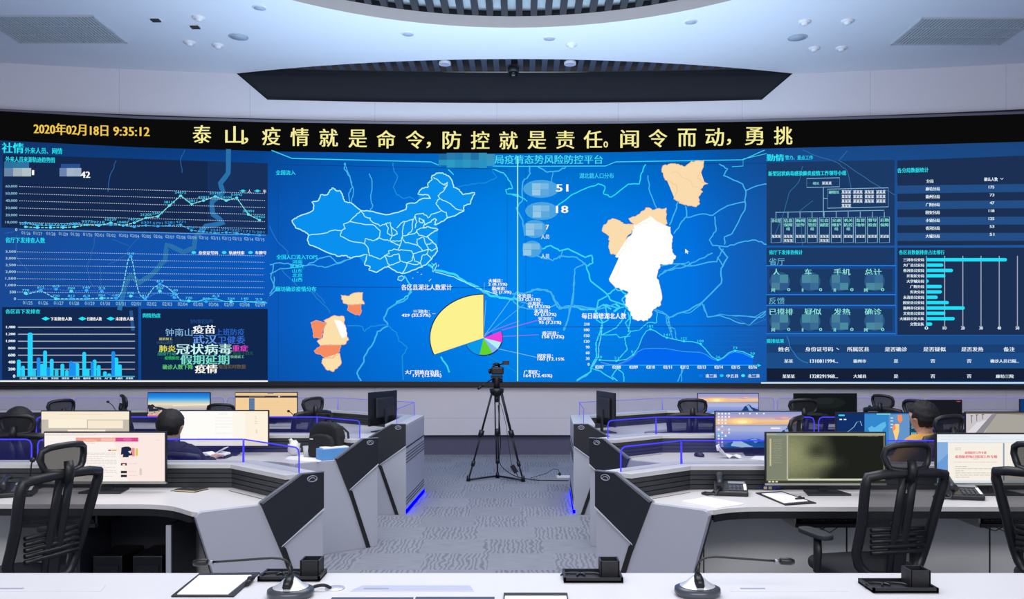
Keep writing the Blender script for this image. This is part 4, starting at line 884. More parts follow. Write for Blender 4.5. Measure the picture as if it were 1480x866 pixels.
desk('control_desk', 'farthest right control desk bank close to the video wall with a blue lit base', 1, [(-7.6, 10.4), (-1.70, 10.4), (-.545, 9.47), (-.505, 8.2)], None, None, [-5.0, -3.14], (-1, 0), True, True)

# foreground desk
t = thing('foreground_desk', 'long white foreground desk top running across the bottom of the picture', 'desk', (0, 2.7, 0))
mb = MB(); mb.prism([(-3.6, -.55), (3.6, -.55), (3.6, .544), (-3.6, .544)], .712, .74, mat('desk_white_front', 'dcdbe0', .4, var=.015, bscale=9)); mb.obj('worktop', t, .004)
mb = MB(); mb.box((0, .44, .35), (7.0, .03, .70), side_g); mb.obj('back_panel', t)
for x in (-3.4, 0, 3.4): mb = MB(); mb.box((x, 0, .355), (.04, .8, .71), side_g); mb.obj('leg_panel', t)
flap = mat('flap_satin', 'c9ccdc', .35, .2)
for i, (a, b) in enumerate(((508, 686), (1052, 1222), (-20, 152))):
    p = at(a, 852, Z=.74); q = at(b, 852, Z=.74); y = (p.y-2.7); mb = MB(); mb.prism([(p.x, y-.03), (q.x, y-.03), (q.x-.02, y+.045), (p.x+.03, y+.045)], .7402, .7425, flap if i == 0 else MATS['desk_white_front'])
    o = mb.obj('cable_flap', t, .001); mb = MB(); mb.box((p.x+.09, y, .7432), (.09, .012, .001), mat('flap_slot', '9aa0b4', .5))
    mb.obj('flap_slot', o)
# ================================================================== MONITORS
bez = mat('monitor_bezel_black', '0e0f13', .4); sil = mat('monitor_silver_strip', 'a8a8a0', .35, .4); back_m = mat('monitor_back_charcoal', '20222a', .5)
def monitor(label, loc, rz, w, h, draw, z=.80, stand=True, strip=None, group='desk monitors', tiltc=0):
    """loc: foot of the stand; the screen faces the operator (-Y before turning)"""
    t = thing('monitor', label, 'monitor', (loc[0], loc[1], .7405), rz, group)
    zb = z-.7405
    MB().box((0, 0, zb+h/2), (w, .022, h), bez).obj('casing', t, .004)
    MB().box((0, .022, zb+h*.52), (w*.6, .03, h*.6), back_m).obj('rear_cover', t, .012)
    mb = MB(); mb.box((0, .045, (zb+h*.45)/2+.01), (.05, .022, zb+h*.45), back_m); mb.obj('stand_neck', t, .004)
    mb = MB(); mb.prism([(-.13, -.08), (.13, -.08), (.10, .10), (-.10, .10)], 0.0005, .012, back_m); mb.obj('stand_base', t, .003)
    cv = Canvas(); draw(cv)
    W, H = w-.016, h-.020
    cv.build('screen_picture', t, lambda x, y, l: Vector((-W/2+W*x/100, -.0125-.0003*l, zb+.012+H*(1-y/100))))
    if strip:
        MB().box((0, -.004, zb+.004), (w, .024, .012), strip).obj('chin_strip', t)
    return t
def doc_lines(cv, x0, x1, y0, y1, n, col, lv=3, sd=0):
    r = random.Random(sd)
    for i in range(n):
        y = y0+(y1-y0)*i/n; x = x0
        while x < x1-1:
            L = r.uniform(1.2, 5); cv.rect(x, y, min(x+L, x1), y+(y1-y0)/n*.28, col, lv); x += L+.6
            if r.random() < .07: break
G = lambda c: emit(c)
def scr_page(cv):      # shopping / news page
    cv.rect(0, 0, 100, 100, G('fbf3ee'), 0); cv.poly([(55, 0), (100, 0), (100, 100), (70, 100)], G('fbe9e2'), .3); cv.rect(0, 0, 100, 5.5, G('f2e6e0'), .6); doc_lines(cv, 1, 44, 2.2, 4.5, 1, G('c8b8b0'), 1)
    cv.rect(26, 9.5, 78, 18, G('f0a090'), 1); cv.rect(59, 9.5, 78, 18, G('d84a90'), 1.3); cv.ell(38, 16, 6, 3, G('f4b8a0'), 1.6); cv.ell(69, 13.6, 4, 3.6, G('e860a8'), 1.6); cv.rect(47, 11, 59, 16.5, G('f8c4b0'), 1.6)
    doc_lines(cv, 26, 42, 21, 23, 1, G('c89080'), 1, 2); doc_lines(cv, 26, 44, 29, 33, 1, G('505868'), 1, 3)
    doc_lines(cv, 33, 60, 41, 96, 15, G('d8ccc8'), 1, 4); cv.rect(53, 34.5, 55.5, 37, G('c04060'), 1); cv.rect(56, 34.5, 60, 37, G('d8b040'), 1)
    cv.poly([(64, 30), (67, 28), (70, 28), (72, 31), (73, 46), (70, 47), (70, 50), (65, 50), (65.5, 44), (63.5, 45)], G('20284a'), 1.4); cv.poly([(69.5, 38), (72.5, 36), (71.5, 43)], G('f0d8d0'), 1.8)
    cv.rect(72.5, 31, 75, 48, G('f09088'), 1); cv.rect(75.8, 32, 77.6, 47, G('d8c850'), 1)
    cv.rect(63.5, 62, 68.5, 67, G('5c2838'), 1); cv.ell(66, 65.5, 1.3, 1.6, G('f0e0d8'), 1.4, n=10); cv.rect(63.5, 78, 68.5, 83, G('383038'), 1); cv.rect(63.5, 86, 68.5, 91, G('302830'), 1)
    doc_lines(cv, 70, 78, 63, 65, 1, G('c8b8b4'), 1, 7); doc_lines(cv, 70, 78, 79, 81, 1, G('c8b8b4'), 1, 8); doc_lines(cv, 70, 78, 87, 89, 1, G('c8b8b4'), 1, 9); cv.rect(79, 73, 81, 87, G('dccec8'), 1)
    doc_lines(cv, 4, 7, 18, 20, 1, G('d8ccc8'), 1, 5); doc_lines(cv, 93, 96, 15, 17, 1, G('d8ccc8'), 1, 5)
def scr_beige(cv):
    cv.rect(0, 0, 100, 100, G('f8ecd4'), 0); cv.rect(0, 22, 100, 90, G('c4bdb0'), .5); doc_lines(cv, 20, 70, 8, 12, 1, G('e8d8c0'), 1); cv.rect(8, 22, 52, 45, G('fbf0da'), 1); cv.rect(53, 24, 93, 46, G('f8ead2'), 1); cv.rect(30, 50, 73, 96, G('fbf0da'), 1.2); cv.rect(0, 92, 100, 100, G('f4e8d8'), 2)
    doc_lines(cv, 34, 70, 56, 90, 4, G('e6dac6'), 2, 3)
def scr_doc(cv):
    cv.rect(0, 0, 100, 100, G('fffdf8'), 0); cv.poly([(74, 0), (100, 0), (100, 100), (74, 100)], G('fdf2de'), .3); cv.poly([(60, 0), (74, 0), (74, 100), (60, 100)], G('fdf8ec'), .3); doc_lines(cv, 44, 54, 8, 11, 1, G('b0b0b0'), 1, 1); doc_lines(cv, 2, 10, 2, 5, 1, G('b8b8c8'), 1, 1); doc_lines(cv, 88, 96, 3, 5, 1, G('d8a8a0'), 1)
    doc_lines(cv, 40, 60, 18, 72, 6, G('f4f0ea'), 1, 5); doc_lines(cv, 85, 88, 15, 40, 5, G('d8c8b8'), 1, 4); doc_lines(cv, 86.3, 88, 54, 66, 4, G('b0a498'), 1, 7); doc_lines(cv, 20, 80, 78, 92, 3, G('ece6dc'), 1, 8)
def bands(cv, cols, lv=0, n=40):
    for i in range(n):
        f = i/(n-1)*100; k = 0
        while k < len(cols)-2 and cols[k+1][0] < f: k += 1
        a, b = cols[k], cols[k+1]; t = min(max((f-a[0])/(b[0]-a[0]), 0), 1)
        ca = [int(a[1][j:j+2], 16) for j in (0, 2, 4)]; cb = [int(b[1][j:j+2], 16) for j in (0, 2, 4)]
        c = tuple(int(round((x+(y-x)*t)/3)*3) for x, y in zip(ca, cb)); c = tuple(min(v, 255) for v in c); cv.rect(0, 100*i/n, 100, 100*(i+1)/n, emit(c), lv)
def scr_sky(cv):
    bands(cv, [(0, '1a6ed0'), (18, '2a90e0'), (34, '8cc4e4'), (46, 'f0ddb8'), (60, 'c8c0b8'), (75, 'a8a8b8'), (100, '585878')])
    cv.poly(jag([(0, 50), (8, 48), (14, 58), (24, 62), (34, 70), (44, 74), (44, 88), (0, 88)], 1.5, 4), G('262e3c'), 1); cv.poly(jag([(0, 78), (20, 74), (36, 88), (30, 100), (0, 100)], 1.5, 3), G('d0b0a0'), 1.3); cv.rect(0, 94, 30, 100, G('d86850'), 1.6)
    for i in range(14): r = random.Random(i); cv.ell(r.uniform(2, 36), r.uniform(60, 92), 1.6, 2.2, G('707888' if i % 2 else 'e8c8b0'), 1.5, n=7)
    cv.poly([(40, 52), (100, 46), (100, 50), (40, 56)], G('f4e8d0'), 1)
def scr_tan(cv):
    cv.rect(0, 0, 100, 100, G('f2cf9c'), 0); cv.rect(0, 0, 100, 11, G('e8c894'), .5); cv.rect(52, 1, 62, 4, G('4a6a80'), 1); cv.rect(0, 12, 100, 20, G('2a2c48'), 1); doc_lines(cv, 22, 48, 14.5, 17.5, 1, G('c8b8a8'), 2); doc_lines(cv, 66, 88, 14.5, 17.5, 1, G('808098'), 2, 3); cv.ell(71, 16, 1.5, 3, G('f0e0d0'), 2.4, n=8)
    cv.rect(22, 22, 31, 72, G('4a6a9c'), 1); doc_lines(cv, 23, 30, 25, 70, 9, G('88a0b8'), 1.5, 4); doc_lines(cv, 67, 70, 38, 41, 1, G('b09878'), 1, 5); doc_lines(cv, 75, 78, 25, 27, 1, G('b09878'), 1, 6); cv.rect(0, 96, 100, 100, G('d0a8a0'), 1)
    for k in range(5): cv.rect(34, 42+11*k, 98, 42.6+11*k, G('e0bc88'), 1)
def sunset(icons):
    def f(cv):
        bands(cv, [(0, '8c9cd0'), (14, 'b8a4c4'), (24, 'f0c8a0'), (32, 'f0b878'), (40, 'b4b4d4'), (55, '9ca8dc'), (72, '7c90d4'), (100, '3c60b4')])
        cv.ell(31, 26, 19, 9, G('f6c890'), 1); cv.ell(31, 27, 12, 6.5, G('fcdc8c'), 1.2); cv.ell(31, 28, 6, 4.5, G('fff2b0'), 1.4); cv.rect(52, 0, 100, 100, G('6080c4'), -.5)
        cv.ell(76, 18, 8, 5, G('c8a0b8'), 1.1); cv.ell(80, 17, 4, 3, G('e8b0a0'), 1.3)
        cv.poly(jag([(0, 36), (30, 38), (60, 37), (100, 34), (100, 41), (0, 40)], .6, 3), G('8c9ccc'), 2)
        cv.poly([(0, 46), (50, 44), (100, 47), (100, 56), (0, 54)], G('acb4dc'), 2.1)
        cv.poly(jag([(8, 100), (14, 88), (24, 80), (32, 78), (40, 84), (48, 90), (56, 98), (60, 100)], .8, 3), G('1c60a8'), 3); cv.poly(jag([(20, 82), (28, 78), (31, 84), (38, 92), (44, 98), (30, 100), (18, 96)], 1, 3), G('a8d0ec'), 3.3)
        cv.poly(jag([(34, 80), (44, 74), (52, 78), (62, 86), (70, 100), (50, 96)], .8, 3), G('1858a0'), 2.8); cv.poly(jag([(40, 77), (46, 75), (50, 82), (46, 88)], .8, 3), G('70a8dc'), 3.1)
        cv.poly(jag([(70, 76), (78, 52), (84, 44), (92, 60), (100, 66), (100, 100), (62, 100)], 1, 4), G('20407c'), 2.6); cv.poly(jag([(80, 52), (84, 46), (87, 60), (92, 76), (84, 70)], 1, 3), G('88a8d8'), 2.9)
        if icons:
            r = random.Random(3)
            for c in range(4):
                for q in range(11):
                    if (c < 2) or (c == 2 and q in (0, 1, 2, 3, 6, 7)) or (c == 3 and q in (0, 1, 5, 6)):
                        x = 2.5+4*c; y = 3+8.8*q; cv.rect(x, y, x+2, y+4, G(('f4f8ff', 'e8f0f8', 'f09070', '60c8c0', 'f8e8d0')[(c*7+q*3) % 5 if q > 3 else 0]), 4); cv.rect(x-.4, y+5, x+2.4, y+6, G('d0d8e8'), 4)
            for k, x in enumerate((27, 31, 39, 47, 55)): cv.rect(x, 3, x+1.8, 7, G('f0f4ff'), 4)
            cv.rect(64, 44, 75, 48, G('f8f0ec'), 4)
    return f
def scr_cad(cv):
    cv.rect(0, 0, 100, 100, G('8c9274'), 0); cv.rect(0, 0, 100, 4, G('a8a890'), .6); cv.rect(8, .6, 16, 3.2, G('8098a8'), 1); cv.rect(0, 4, 17.5, 93, G('7e8470'), 1); cv.rect(2.6, 11, 4, 66, G('c8bc98'), 1.4); doc_lines(cv, 5.5, 13, 13, 62, 14, G('989c84'), 1.3); cv.rect(17, 4, 18, 93, G('b8b8a8'), 1.6)
    cv.rect(18.6, 5, 98.6, 91, G('2a2c26'), 1.2)
    nx_, ny_ = 44, 22
    for i in range(nx_):
        for j in range(ny_):
            u, v = (i+.5)/nx_, (j+.5)/ny_
            b = max(0, 1-((u-.10)/.42)**2-((v-.45)/.9)**2)*.75+.35*math.exp(-((u-.42)/.16)**2-((v-.62)/.14)**2)+.3*max(0, 1-u/.5)
            b -= .42*math.exp(-((u-.28)/.10)**2-((v-.36)/.17)**2); b *= 1/(1+math.exp((u-.62)*9)); b = min(max(b, 0), 1)
            q = round(b*24)/24; cv.rect(18.6+80*i/nx_, 5+86*j/ny_, 18.6+80*(i+1)/nx_, 5+86*(j+1)/ny_, emit((30+112*q, 33+112*q, 28+78*q)), 1.4)
    cv.rect(18, 92, 100, 95, G('d8d6c4'), 1.8); doc_lines(cv, 20, 45, 90, 91.5, 1, G('b0b098'), 2.2); cv.rect(0, 95, 100, 100, G('3c4030'), 1.9); 
    for k in range(3): cv.rect(1.5+3*k, 96, 3.5+3*k, 99, G('d8d8c0'), 2.4)
    doc_lines(cv, 77, 96, 5.6, 7.2, 1, G('a8a890'), 2.4, 4); cv.rect(98.6, 4, 100, 92, G('6c705c'), 1.7)
def scr_redoc(cv):
    cv.rect(0, 0, 100, 100, G('d8e2ee'), 0); cv.rect(0, 0, 100, 16, G('e8eef4'), .6); doc_lines(cv, 1, 99, 5, 8, 1, G('c8d4e0'), 1, 2); doc_lines(cv, 3, 90, 10, 13, 1, G('d0dae4'), 1, 5); cv.rect(0, 16, 9, 97, G('86aede'), 1); cv.poly([(0, 60), (9, 40), (9, 97), (0, 97)], G('6c9cd8'), 1.2)
    cv.rect(9, 18, 55, 95, G('f6efe4'), 1.5); cv.rect(56, 17, 100, 95, G('f4eee4'), 1.5); cv.rect(54.8, 18, 56, 95, G('8898b8'), 1.8)
    rd = G('e0405c'); cv.text('疫情防控工作专班', 23, 35, 41, 40.5, rd, 3, .12); cv.text('疫情防控每日情况工作专报', 15, 43, 50, 49, rd, 3, .15)
    doc_lines(cv, 15, 20, 28, 34, 2, G('a8a4a0'), 2, 1); doc_lines(cv, 30, 34, 51, 53, 1, G('807c78'), 2, 2); doc_lines(cv, 14, 50, 57, 59, 1, G('b0a8a0'), 2, 7); doc_lines(cv, 15, 50, 66, 92, 6, G('c4bcb4'), 2, 3); doc_lines(cv, 62, 96, 26, 90, 14, G('d4ccc4'), 2, 9)
def scr_map(cv):
    cv.rect(0, 0, 100, 100, G('2a6cb8'), 0); cv.rect(0, 0, 32, 100, G('123068'), 1); cv.rect(32, 3, 62, 100, G('3488cc'), 1); cv.rect(60, 3, 85, 100, G('6494c8'), 1.2); cv.rect(84, 0, 100, 100, G('1c4460'), 1.4)
    cv.line([(3, 55), (10, 55), (15, 48), (20, 38), (23, 25), (27, 22), (29, 35)], .6, G('a8dce8'), 3); cv.line([(3, 78), (9, 70), (12, 75)], .5, G('a8dce8'), 3); cv.rect(3, 16, 6, 19, wt, 3); cv.rect(8, 16, 11, 19, wt, 3); cv.rect(2, 4, 9, 8, cy, 3); cv.rect(20, 76, 28, 80, G('90c0d0'), 3)
    cv.poly(jag([(36, 42), (40, 34), (44, 40), (50, 30), (56, 24), (57, 34), (53, 46), (52, 60), (49, 72), (44, 70), (42, 60), (38, 56)], 1, 2), G('60b8e8'), 2); cv.rect(46, 1, 62, 4, mint, 2)
    cv.poly(jag([(70, 5), (75, 4), (76, 20), (73, 28), (70, 18)], .5, 2), G('f89058'), 3); cv.poly(jag([(64, 38), (68, 30), (72, 30), (72, 50), (70, 70), (68, 80), (66, 60)], .5, 2), G('ffd080'), 3); cv.poly([(64, 38), (67, 30), (68, 44), (65, 50)], G('f8906a'), 3.3); cv.rect(68, 80, 70.5, 92, G('3038d8'), 3)
    for y in (12, 20, 30, 38): cv.rect(62, y, 65, y+3, G('d0e4f4'), 3)
    doc_lines(cv, 86, 98, 4, 7, 1, wt, 3); doc_lines(cv, 86, 98, 30, 46, 3, G('a8d8d8'), 3, 3)
    for k in range(6): cv.rect(86+2.2*k, 54, 87.4+2.2*k, 66, G('78c8c8'), 3)
    for k in range(5): cv.rect(86+2.6*k, 72, 88+2.6*k, 77, wt, 3)
def scr_road(cv):
    cv.rect(0, 0, 100, 100, G('c8c4c8'), 0); cv.poly([(34, 3), (100, 3), (100, 100), (12, 100)], G('a8a49c'), 1); cv.poly([(45, 5), (100, 6), (100, 12), (60, 7)], G('8a8478'), 1.4); cv.rect(0, 0, 100, 3.5, G('605850'), 1.6); cv.poly([(30, 5), (36, 4), (18, 66), (8, 80), (6, 72)], G('8c8890'), 1.5); cv.poly([(12, 30), (24, 20), (14, 60), (2, 75), (0, 60)], G('dcd8e0'), 1.3)
    for x, y in ((6, 8), (12, 6), (19, 5)): cv.rect(x, y, x+.7, y+26-x*.6, G('504c58'), 2); cv.rect(x-1, y, x+2, y+2, G('605c68'), 2)
def scr_black(cv):
    cv.rect(0, 0, 100, 100, G('15181a'), 0); cv.ell(52, 38, 30, 24, G('1b2020'), 1); cv.ell(48, 30, 16, 14, G('222826'), 1.3)
def scr_dark(cv):
    cv.rect(0, 0, 100, 100, G('191a20'), 0); cv.poly(jag([(8, 26), (12, 27), (12.5, 20), (16, 19), (18, 24), (17, 30), (12, 33), (7, 30)], .4, 2), G('dcdcc8'), 1.5); cv.rect(87, 3, 97, 8, G('a04048'), 1.5)
def scr_blue(cv): cv.rect(0, 0, 100, 100, G('0c3a78'), 0); cv.rect(10, 60, 60, 90, G('205898'), 1)
def mon(label, xa, xb, yt, yb, Y, draw, strip=None, **k):
    a = at(xa, yt, Y=Y); b = at(xb, yb, Y=Y); w_ = b.x-a.x; h_ = a.z-b.z
    return monitor(label, ((a.x+b.x)/2, Y+.0125), 0, w_, h_, draw, z=b.z, strip=strip, **k)
Y1 = 5.12; Y2 = 6.98; Y3 = 10.05
mon('wide monitor showing a white web page with a pink banner on nearest left desk', 62.5, 240, 624, 699, Y1, scr_page, sil)
mon('wide monitor with beige and grey page, second desk, upper left', 58.5, 188, 593.5, 650, Y2, scr_beige)
mon('wide monitor glowing almost blank white in front of the seated middle person', 259, 388.5, 593, 646.5, Y2, scr_doc)
mon('far monitor with blue sky and sunlit clouds picture', 213, 304, 567, 604, Y3, scr_sky)
mon('far monitor with tan page and dark navy menu bar', 339.5, 430, 567, 604, Y3, scr_tan)
mon('wide monitor with dim grey-green software window on nearest right desk', 1106, 1281, 624.5, 701, 5.05, scr_cad, sil)
mon('wide monitor showing two document pages with red headline at the right edge', 1352.5, 1530, 626, 701, 5.05, scr_redoc, sil)
mon('wide monitor with sunset mountain wallpaper and many desktop icons', 1033, 1160, 594, 649, Y2, sunset(True))
mon('wide monitor repeating the blue map dashboard beside the yellow jacket person', 1208, 1336, 596, 651, Y2, scr_map)
mon('wide monitor with grey road camera picture at right edge', 1395, 1522, 595, 649, Y2, scr_road)
mon('far monitor with sunset mountain wallpaper without icons', 1008, 1097, 568, 605, Y3, sunset(False))
mon('far monitor with plain black screen', 1147, 1239, 568.5, 605, Y3, scr_black)
mon('far charcoal screen with a small white bird shape in its corner', 1331.5, 1391, 578, 606, Y3, scr_dark)
mon('far monitor cut by the right picture edge with dark blue screen', 1474, 1560, 577, 610, Y3, scr_blue)
# the two monitors seen edge-on in the side runs of the far banks
monitor('monitor turned sideways at the aisle end of the far left desk, screen facing left', (-1.52, 9.05), math.radians(-110), .60, .36, scr_black, z=.82)
monitor('monitor turned sideways at the aisle end of the far right desk, screen facing right', (.90, 8.95), math.radians(103), .60, .36, scr_black, z=.82)

# ================================================================== CHAIRS
frame_m = mat('chair_frame_black', '13151b', .45); fab = mat('seat_fabric_black', '171920', .85, bump=.2, bscale=300); netm = sheer('chair_mesh_net', '14161d', .74, .8)
neth = sheer('headrest_net', '14161d', .86, .8); pad_m = mat('armrest_pad', '22242b', .6)
def chair(label, loc, rz, group='black mesh office chairs'):
    t = thing('office_chair', label, 'chair', (loc[0], loc[1], 0), rz, group)
    mb = MB()
    for k in range(5):
        a = 2*PI*k/5+.3; mb.tube([(0, 0, .10), (.17*math.cos(a), .17*math.sin(a), .09), (.31*math.cos(a), .31*math.sin(a), .065)], [.028, .022, .014], frame_m, 8)
    mb.obj('star_base', t)
    for k in range(5):
        a = 2*PI*k/5+.3; x, y = .30*math.cos(a), .30*math.sin(a); mb = MB(Matrix.Translation((x, y, .027)) @ Matrix.Rotation(a+.7, 4, 'Z') @ Matrix.Rotation(PI/2, 4, 'X')); mb.lathe([(0, -.022), (.024, -.022), (.027, -.015), (.027, .015), (.024, .022), (0, .022)], frame_m, 14); mb.obj('caster', t)
    MB().lathe([(.0, .10), (.03, .10), (.03, .25), (.018, .25), (.018, .42), (.0, .42)], frame_m, 14).obj('gas_column', t)
    MB().box((0, -.02, .42), (.18, .26, .045), frame_m).obj('tilt_mechanism', t, .012)
    mb = MB(); out = []
    for i in range(28):
        a = 2*PI*i/28; c, s = math.cos(a), math.sin(a); out.append((.245*math.copysign(abs(c)**.5, c), .01+.235*math.copysign(abs(s)**.55, s)))
    mb.prism(out, .445, .50, fab); mb.obj('seat', t, .02, 3)
    # backrest outline: z, half width, depth y
    prof = [(.50, .14, -.205), (.54, .175, -.195), (.60, .195, -.20), (.68, .198, -.23), (.78, .202, -.262), (.88, .212, -.288), (.96, .220, -.312), (1.00, .215, -.322)]
    L_ = [(-w_, y+.0, z) for z, w_, y in prof]; R_ = [(w_, y, z) for z, w_, y in prof]
    loop = [(-.10, -.222, .49)]+L_+[(-.14, -.334, 1.012), (0, -.338, 1.018), (.14, -.334, 1.012)]+R_[::-1]+[(.10, -.222, .49)]
    MB().tube(loop, .025, frame_m, 8, True).obj('backrest_frame', t)
    mb = MB(); rows = []
    for z, w_, y in prof: rows.append([mb.v((w_*.97*q, y-.028*(1-q*q), z)) for q in (-1, -.66, -.33, 0, .33, .66, 1)])
    for A, B in zip(rows, rows[1:]):
        for k in range(6): mb.face([A[k], A[k+1], B[k+1], B[k]], netm, True)
    mb.obj('backrest_mesh', t)
    mb = MB()
    for s in (-1, 1): mb.tube([(s*.03, -.12, .43), (s*.03, -.235, .48), (s*.030, -.262, .66), (s*.030, -.305, .85), (s*.028, -.338, 1.005)], .025, frame_m, 8, flat=.5, up=(0, 1, 0))
    mb.box((0, -.270, .70), (.05, .012, .42), frame_m, Matrix.Rotation(.10, 3, 'X')); mb.obj('spine', t)
    mb = MB(); 
    for k in range(5): mb.tube([(-.15, -.255, .615+.028*k), (-.08, -.262, .617+.028*k), (0, -.268, .617+.028*k), (.08, -.262, .617+.028*k), (.15, -.255, .615+.028*k)], .012, frame_m, 6)
    mb.obj('lumbar_support', t)
    mb = MB(); mb.tube([(0, -.338, .98), (0, -.366, 1.03), (0, -.358, 1.08)], [.028, .024, .02], frame_m, 8); mb.obj('headrest_bracket', t)
    hr = lambda q: -.335+.085*q*q/(.0196)*.5
    def hp(q, z): return (q, -.345+.045*(abs(q)/.14)**2-(z-1.0)*.10, z)
    lp = [hp(-.095, 1.035), hp(-.11, 1.06), hp(-.126, 1.10), hp(-.118, 1.135), hp(-.09, 1.150), hp(-.05, 1.156), hp(0, 1.158), hp(.05, 1.156), hp(.09, 1.150), hp(.118, 1.135), hp(.126, 1.10), hp(.12, 1.06), hp(.095, 1.035), hp(.05, 1.028), hp(0, 1.026), hp(-.05, 1.028)]
    MB().tube(lp, .016, frame_m, 8, True).obj('headrest_frame', t)
    mb = MB(); rows = [[mb.v(hp(q*.122, z)) for q in (-.95, -.6, -.3, 0, .3, .6, .95)] for z in (1.035, 1.07, 1.10, 1.13, 1.15)]
    for A, B in zip(rows, rows[1:]):
        for k in range(6): mb.face([A[k], A[k+1], B[k+1], B[k]], neth, True)
    mb.obj('headrest_mesh', t)
    for s in (-1, 1):
        mb = MB(); mb.tube([(s*.10, 0, .43), (s*.26, .0, .44), (s*.285, .0, .47), (s*.285, -.01, .56), (s*.28, .0, .648)], [.016, .018, .022, .026, .024], frame_m, 8, flat=.7); a = mb.obj('armrest', t)
        mb = MB(); o2 = []
        for i in range(20):
            q = 2*PI*i/20; c, s2 = math.cos(q), math.sin(q); o2.append((s*.28+.046*math.copysign(abs(c)**.6, c), .02+.125*math.copysign(abs(s2)**.6, s2)))
        mb.prism(o2, .648, .675, pad_m); mb.obj('armrest_pad', a, .008)
    return t
R = math.radians
def hxy(px, Y, deg):
    a = R(deg); return ((px-CX)/F*Y-math.sin(a)*.35, Y+math.cos(a)*.35)
proto = chair('large mesh office chair in the right foreground, turned towards the desk', hxy(1316, 4.02, 13), R(13))
def cpx(px, Y, deg, label, zs=1.0):
    """headrest centre seen at px, at depth Y"""
    o = dup(proto, (*hxy(px, Y, deg), 0), R(deg), label); o.scale = (1, 1, zs); return o
cpx(97, 4.0, 71, 'large mesh office chair at the bottom left, its back leaning over desk front')
cpx(1497, 4.0, -62, 'mesh office chair at right picture edge, only its bent headrest and arm visible')
cpx(20, 5.86, 4, 'mesh chair of the dark haired person at left picture edge')
o = cpx(240, 5.90, -4, 'low mesh chair of the person before the blank white screen', .86)
for c in [q for q in COL.objects if q.parent == o and q.name.startswith('headrest')]: bpy.data.objects.remove(c)
cpx(1376, 5.8, 22, 'mesh chair of the person in yellow jacket')
cpx(1155, 5.7, 58, 'empty mesh chair between the sunset monitor and the black monitor, middle right bank')
cpx(91, 7.72, 62, 'empty mesh chair, leftmost headrest near the wall, turned left')
cpx(177, 8.55, -62, 'empty mesh chair beside the gooseneck microphone at the far left desk')
cpx(318, 8.2, 4, 'empty mesh chair between the two far left monitors', .94)
cpx(455, 8.1, 56, 'empty mesh chair right of tan monitor, near the black backpack')
cpx(1001, 7.8, -8, 'empty mesh chair left of the far sunset monitor')
cpx(1162, 7.8, -4, 'empty mesh chair in front of the far black monitor')
cpx(1273, 8.6, -62, 'empty mesh chair beside the far right gooseneck microphone')
cpx(1322, 7.68, -55, 'empty mesh chair just behind the yellow jacket person, far right bank')
# ================================================================== TRIPOD AND VIDEO CAMERA
tm = mat('tripod_black', '0e1016', .45); gm = mat('camera_black', '0a0b0f', .4)
base = at(718, 693, Z=0); base = Vector((at(718, 600, Y=10.4).x, 10.4, 0))
t = thing('tripod', 'tall black camera tripod standing in the carpeted aisle before the wall', 'tripod', base)
feet = []
for px, py in ((677, 696), (756, 696.5), (719, 691)):
    p = at(px, py, Z=0); feet.append(p-base)
top = Vector((0, 0, 1.12))
for i, f in enumerate(feet):
    d = (f-top); side = d.cross(Vector((0, 0, 1))).normalized(); k1, k2 = .47, .80; hip = top+Vector((f.x, f.y, 0)).normalized()*.055
    d = f-hip
    mb = MB()
    for s in (-1, 1): mb.tube([hip+side*s*.028, hip+d*k1+side*s*.022], .0085, tm, 8)
    for s in (-1, 1): mb.tube([hip+d*(k1-.02)+side*s*.014, hip+d*k2+side*s*.012], .0095, tm, 8)
    mb.tube([hip+d*(k2-.03), f+Vector((0, 0, .02))], .011, tm, 8)
    mb.tube([hip+d*(k1-.035), hip+d*(k1+.035)], .034, tm, 8); mb.tube([hip+d*(k2-.025), hip+d*(k2+.03)], .024, tm, 8); leg = mb.obj('leg', t)
    mb = MB(); mb.tube([f+Vector((0, 0, .075))-d.normalized()*.0, f+Vector((0, 0, .004))], [.018, .028], tm, 8); mb.obj('foot', leg)
mb = MB(); c0 = (feet[2])*.9+Vector((0, -.02, .02))
for i in (0, 1): mb.tube([feet[i]+Vector((0, 0, .022)), c0+Vector((0, 0, .012))], .013, tm, 6)
mb.tube([c0+Vector((0, 0, .012)), feet[2]+Vector((0, 0, .02))], .013, tm, 6); mb.obj('ground_spreader', t)
mb = MB(); mb.lathe([(0, 1.06), (.045, 1.06), (.085, 1.10), (.09, 1.15), (.05, 1.16), (0, 1.16)], tm, 16); mb.tube([(0, 0, 1.08), (0, 0, .98)], .026, tm, 8); mb.obj('bowl', t)
mb = MB(); mb.lathe([(0, 1.15), (.04, 1.15), (.045, 1.22), (.05, 1.28), (.04, 1.315), (0, 1.315)], tm, 14); mb.box((0, 0, 1.30), (.15, .09, .035), tm); mb.tube([(-.06, 0, 1.25), (.075, 0, 1.25)], .028, tm, 10); mb.obj('fluid_head', t)
mb = MB(); mb.tube([(-.04, -.02, 1.28), (-.14, -.1, 1.22), (-.21, -.16, 1.165)], [.008, .008, .012], tm, 8); mb.tube([(-.17, -.125, 1.195), (-.225, -.17, 1.155)], .016, tm, 8); mb.obj('pan_handle', t)
t = thing('video_camera', 'small black video camcorder mounted on the tripod with its flip viewfinder out', 'camera', base+Vector((0, 0, 1.32)))
mb = MB(); mb.box((.01, .02, .055), (.155, .24, .095), gm); mb.obj('body', t, .018, 3)
mb = MB(Matrix.Translation((.01, .14, .055)) @ Matrix.Rotation(-PI/2, 4, 'X')); mb.lathe([(0, 0), (.045, 0), (.045, .05), (.05, .09), (.035, .09), (0, .085)], gm, 18); mb.obj('lens_barrel', t)
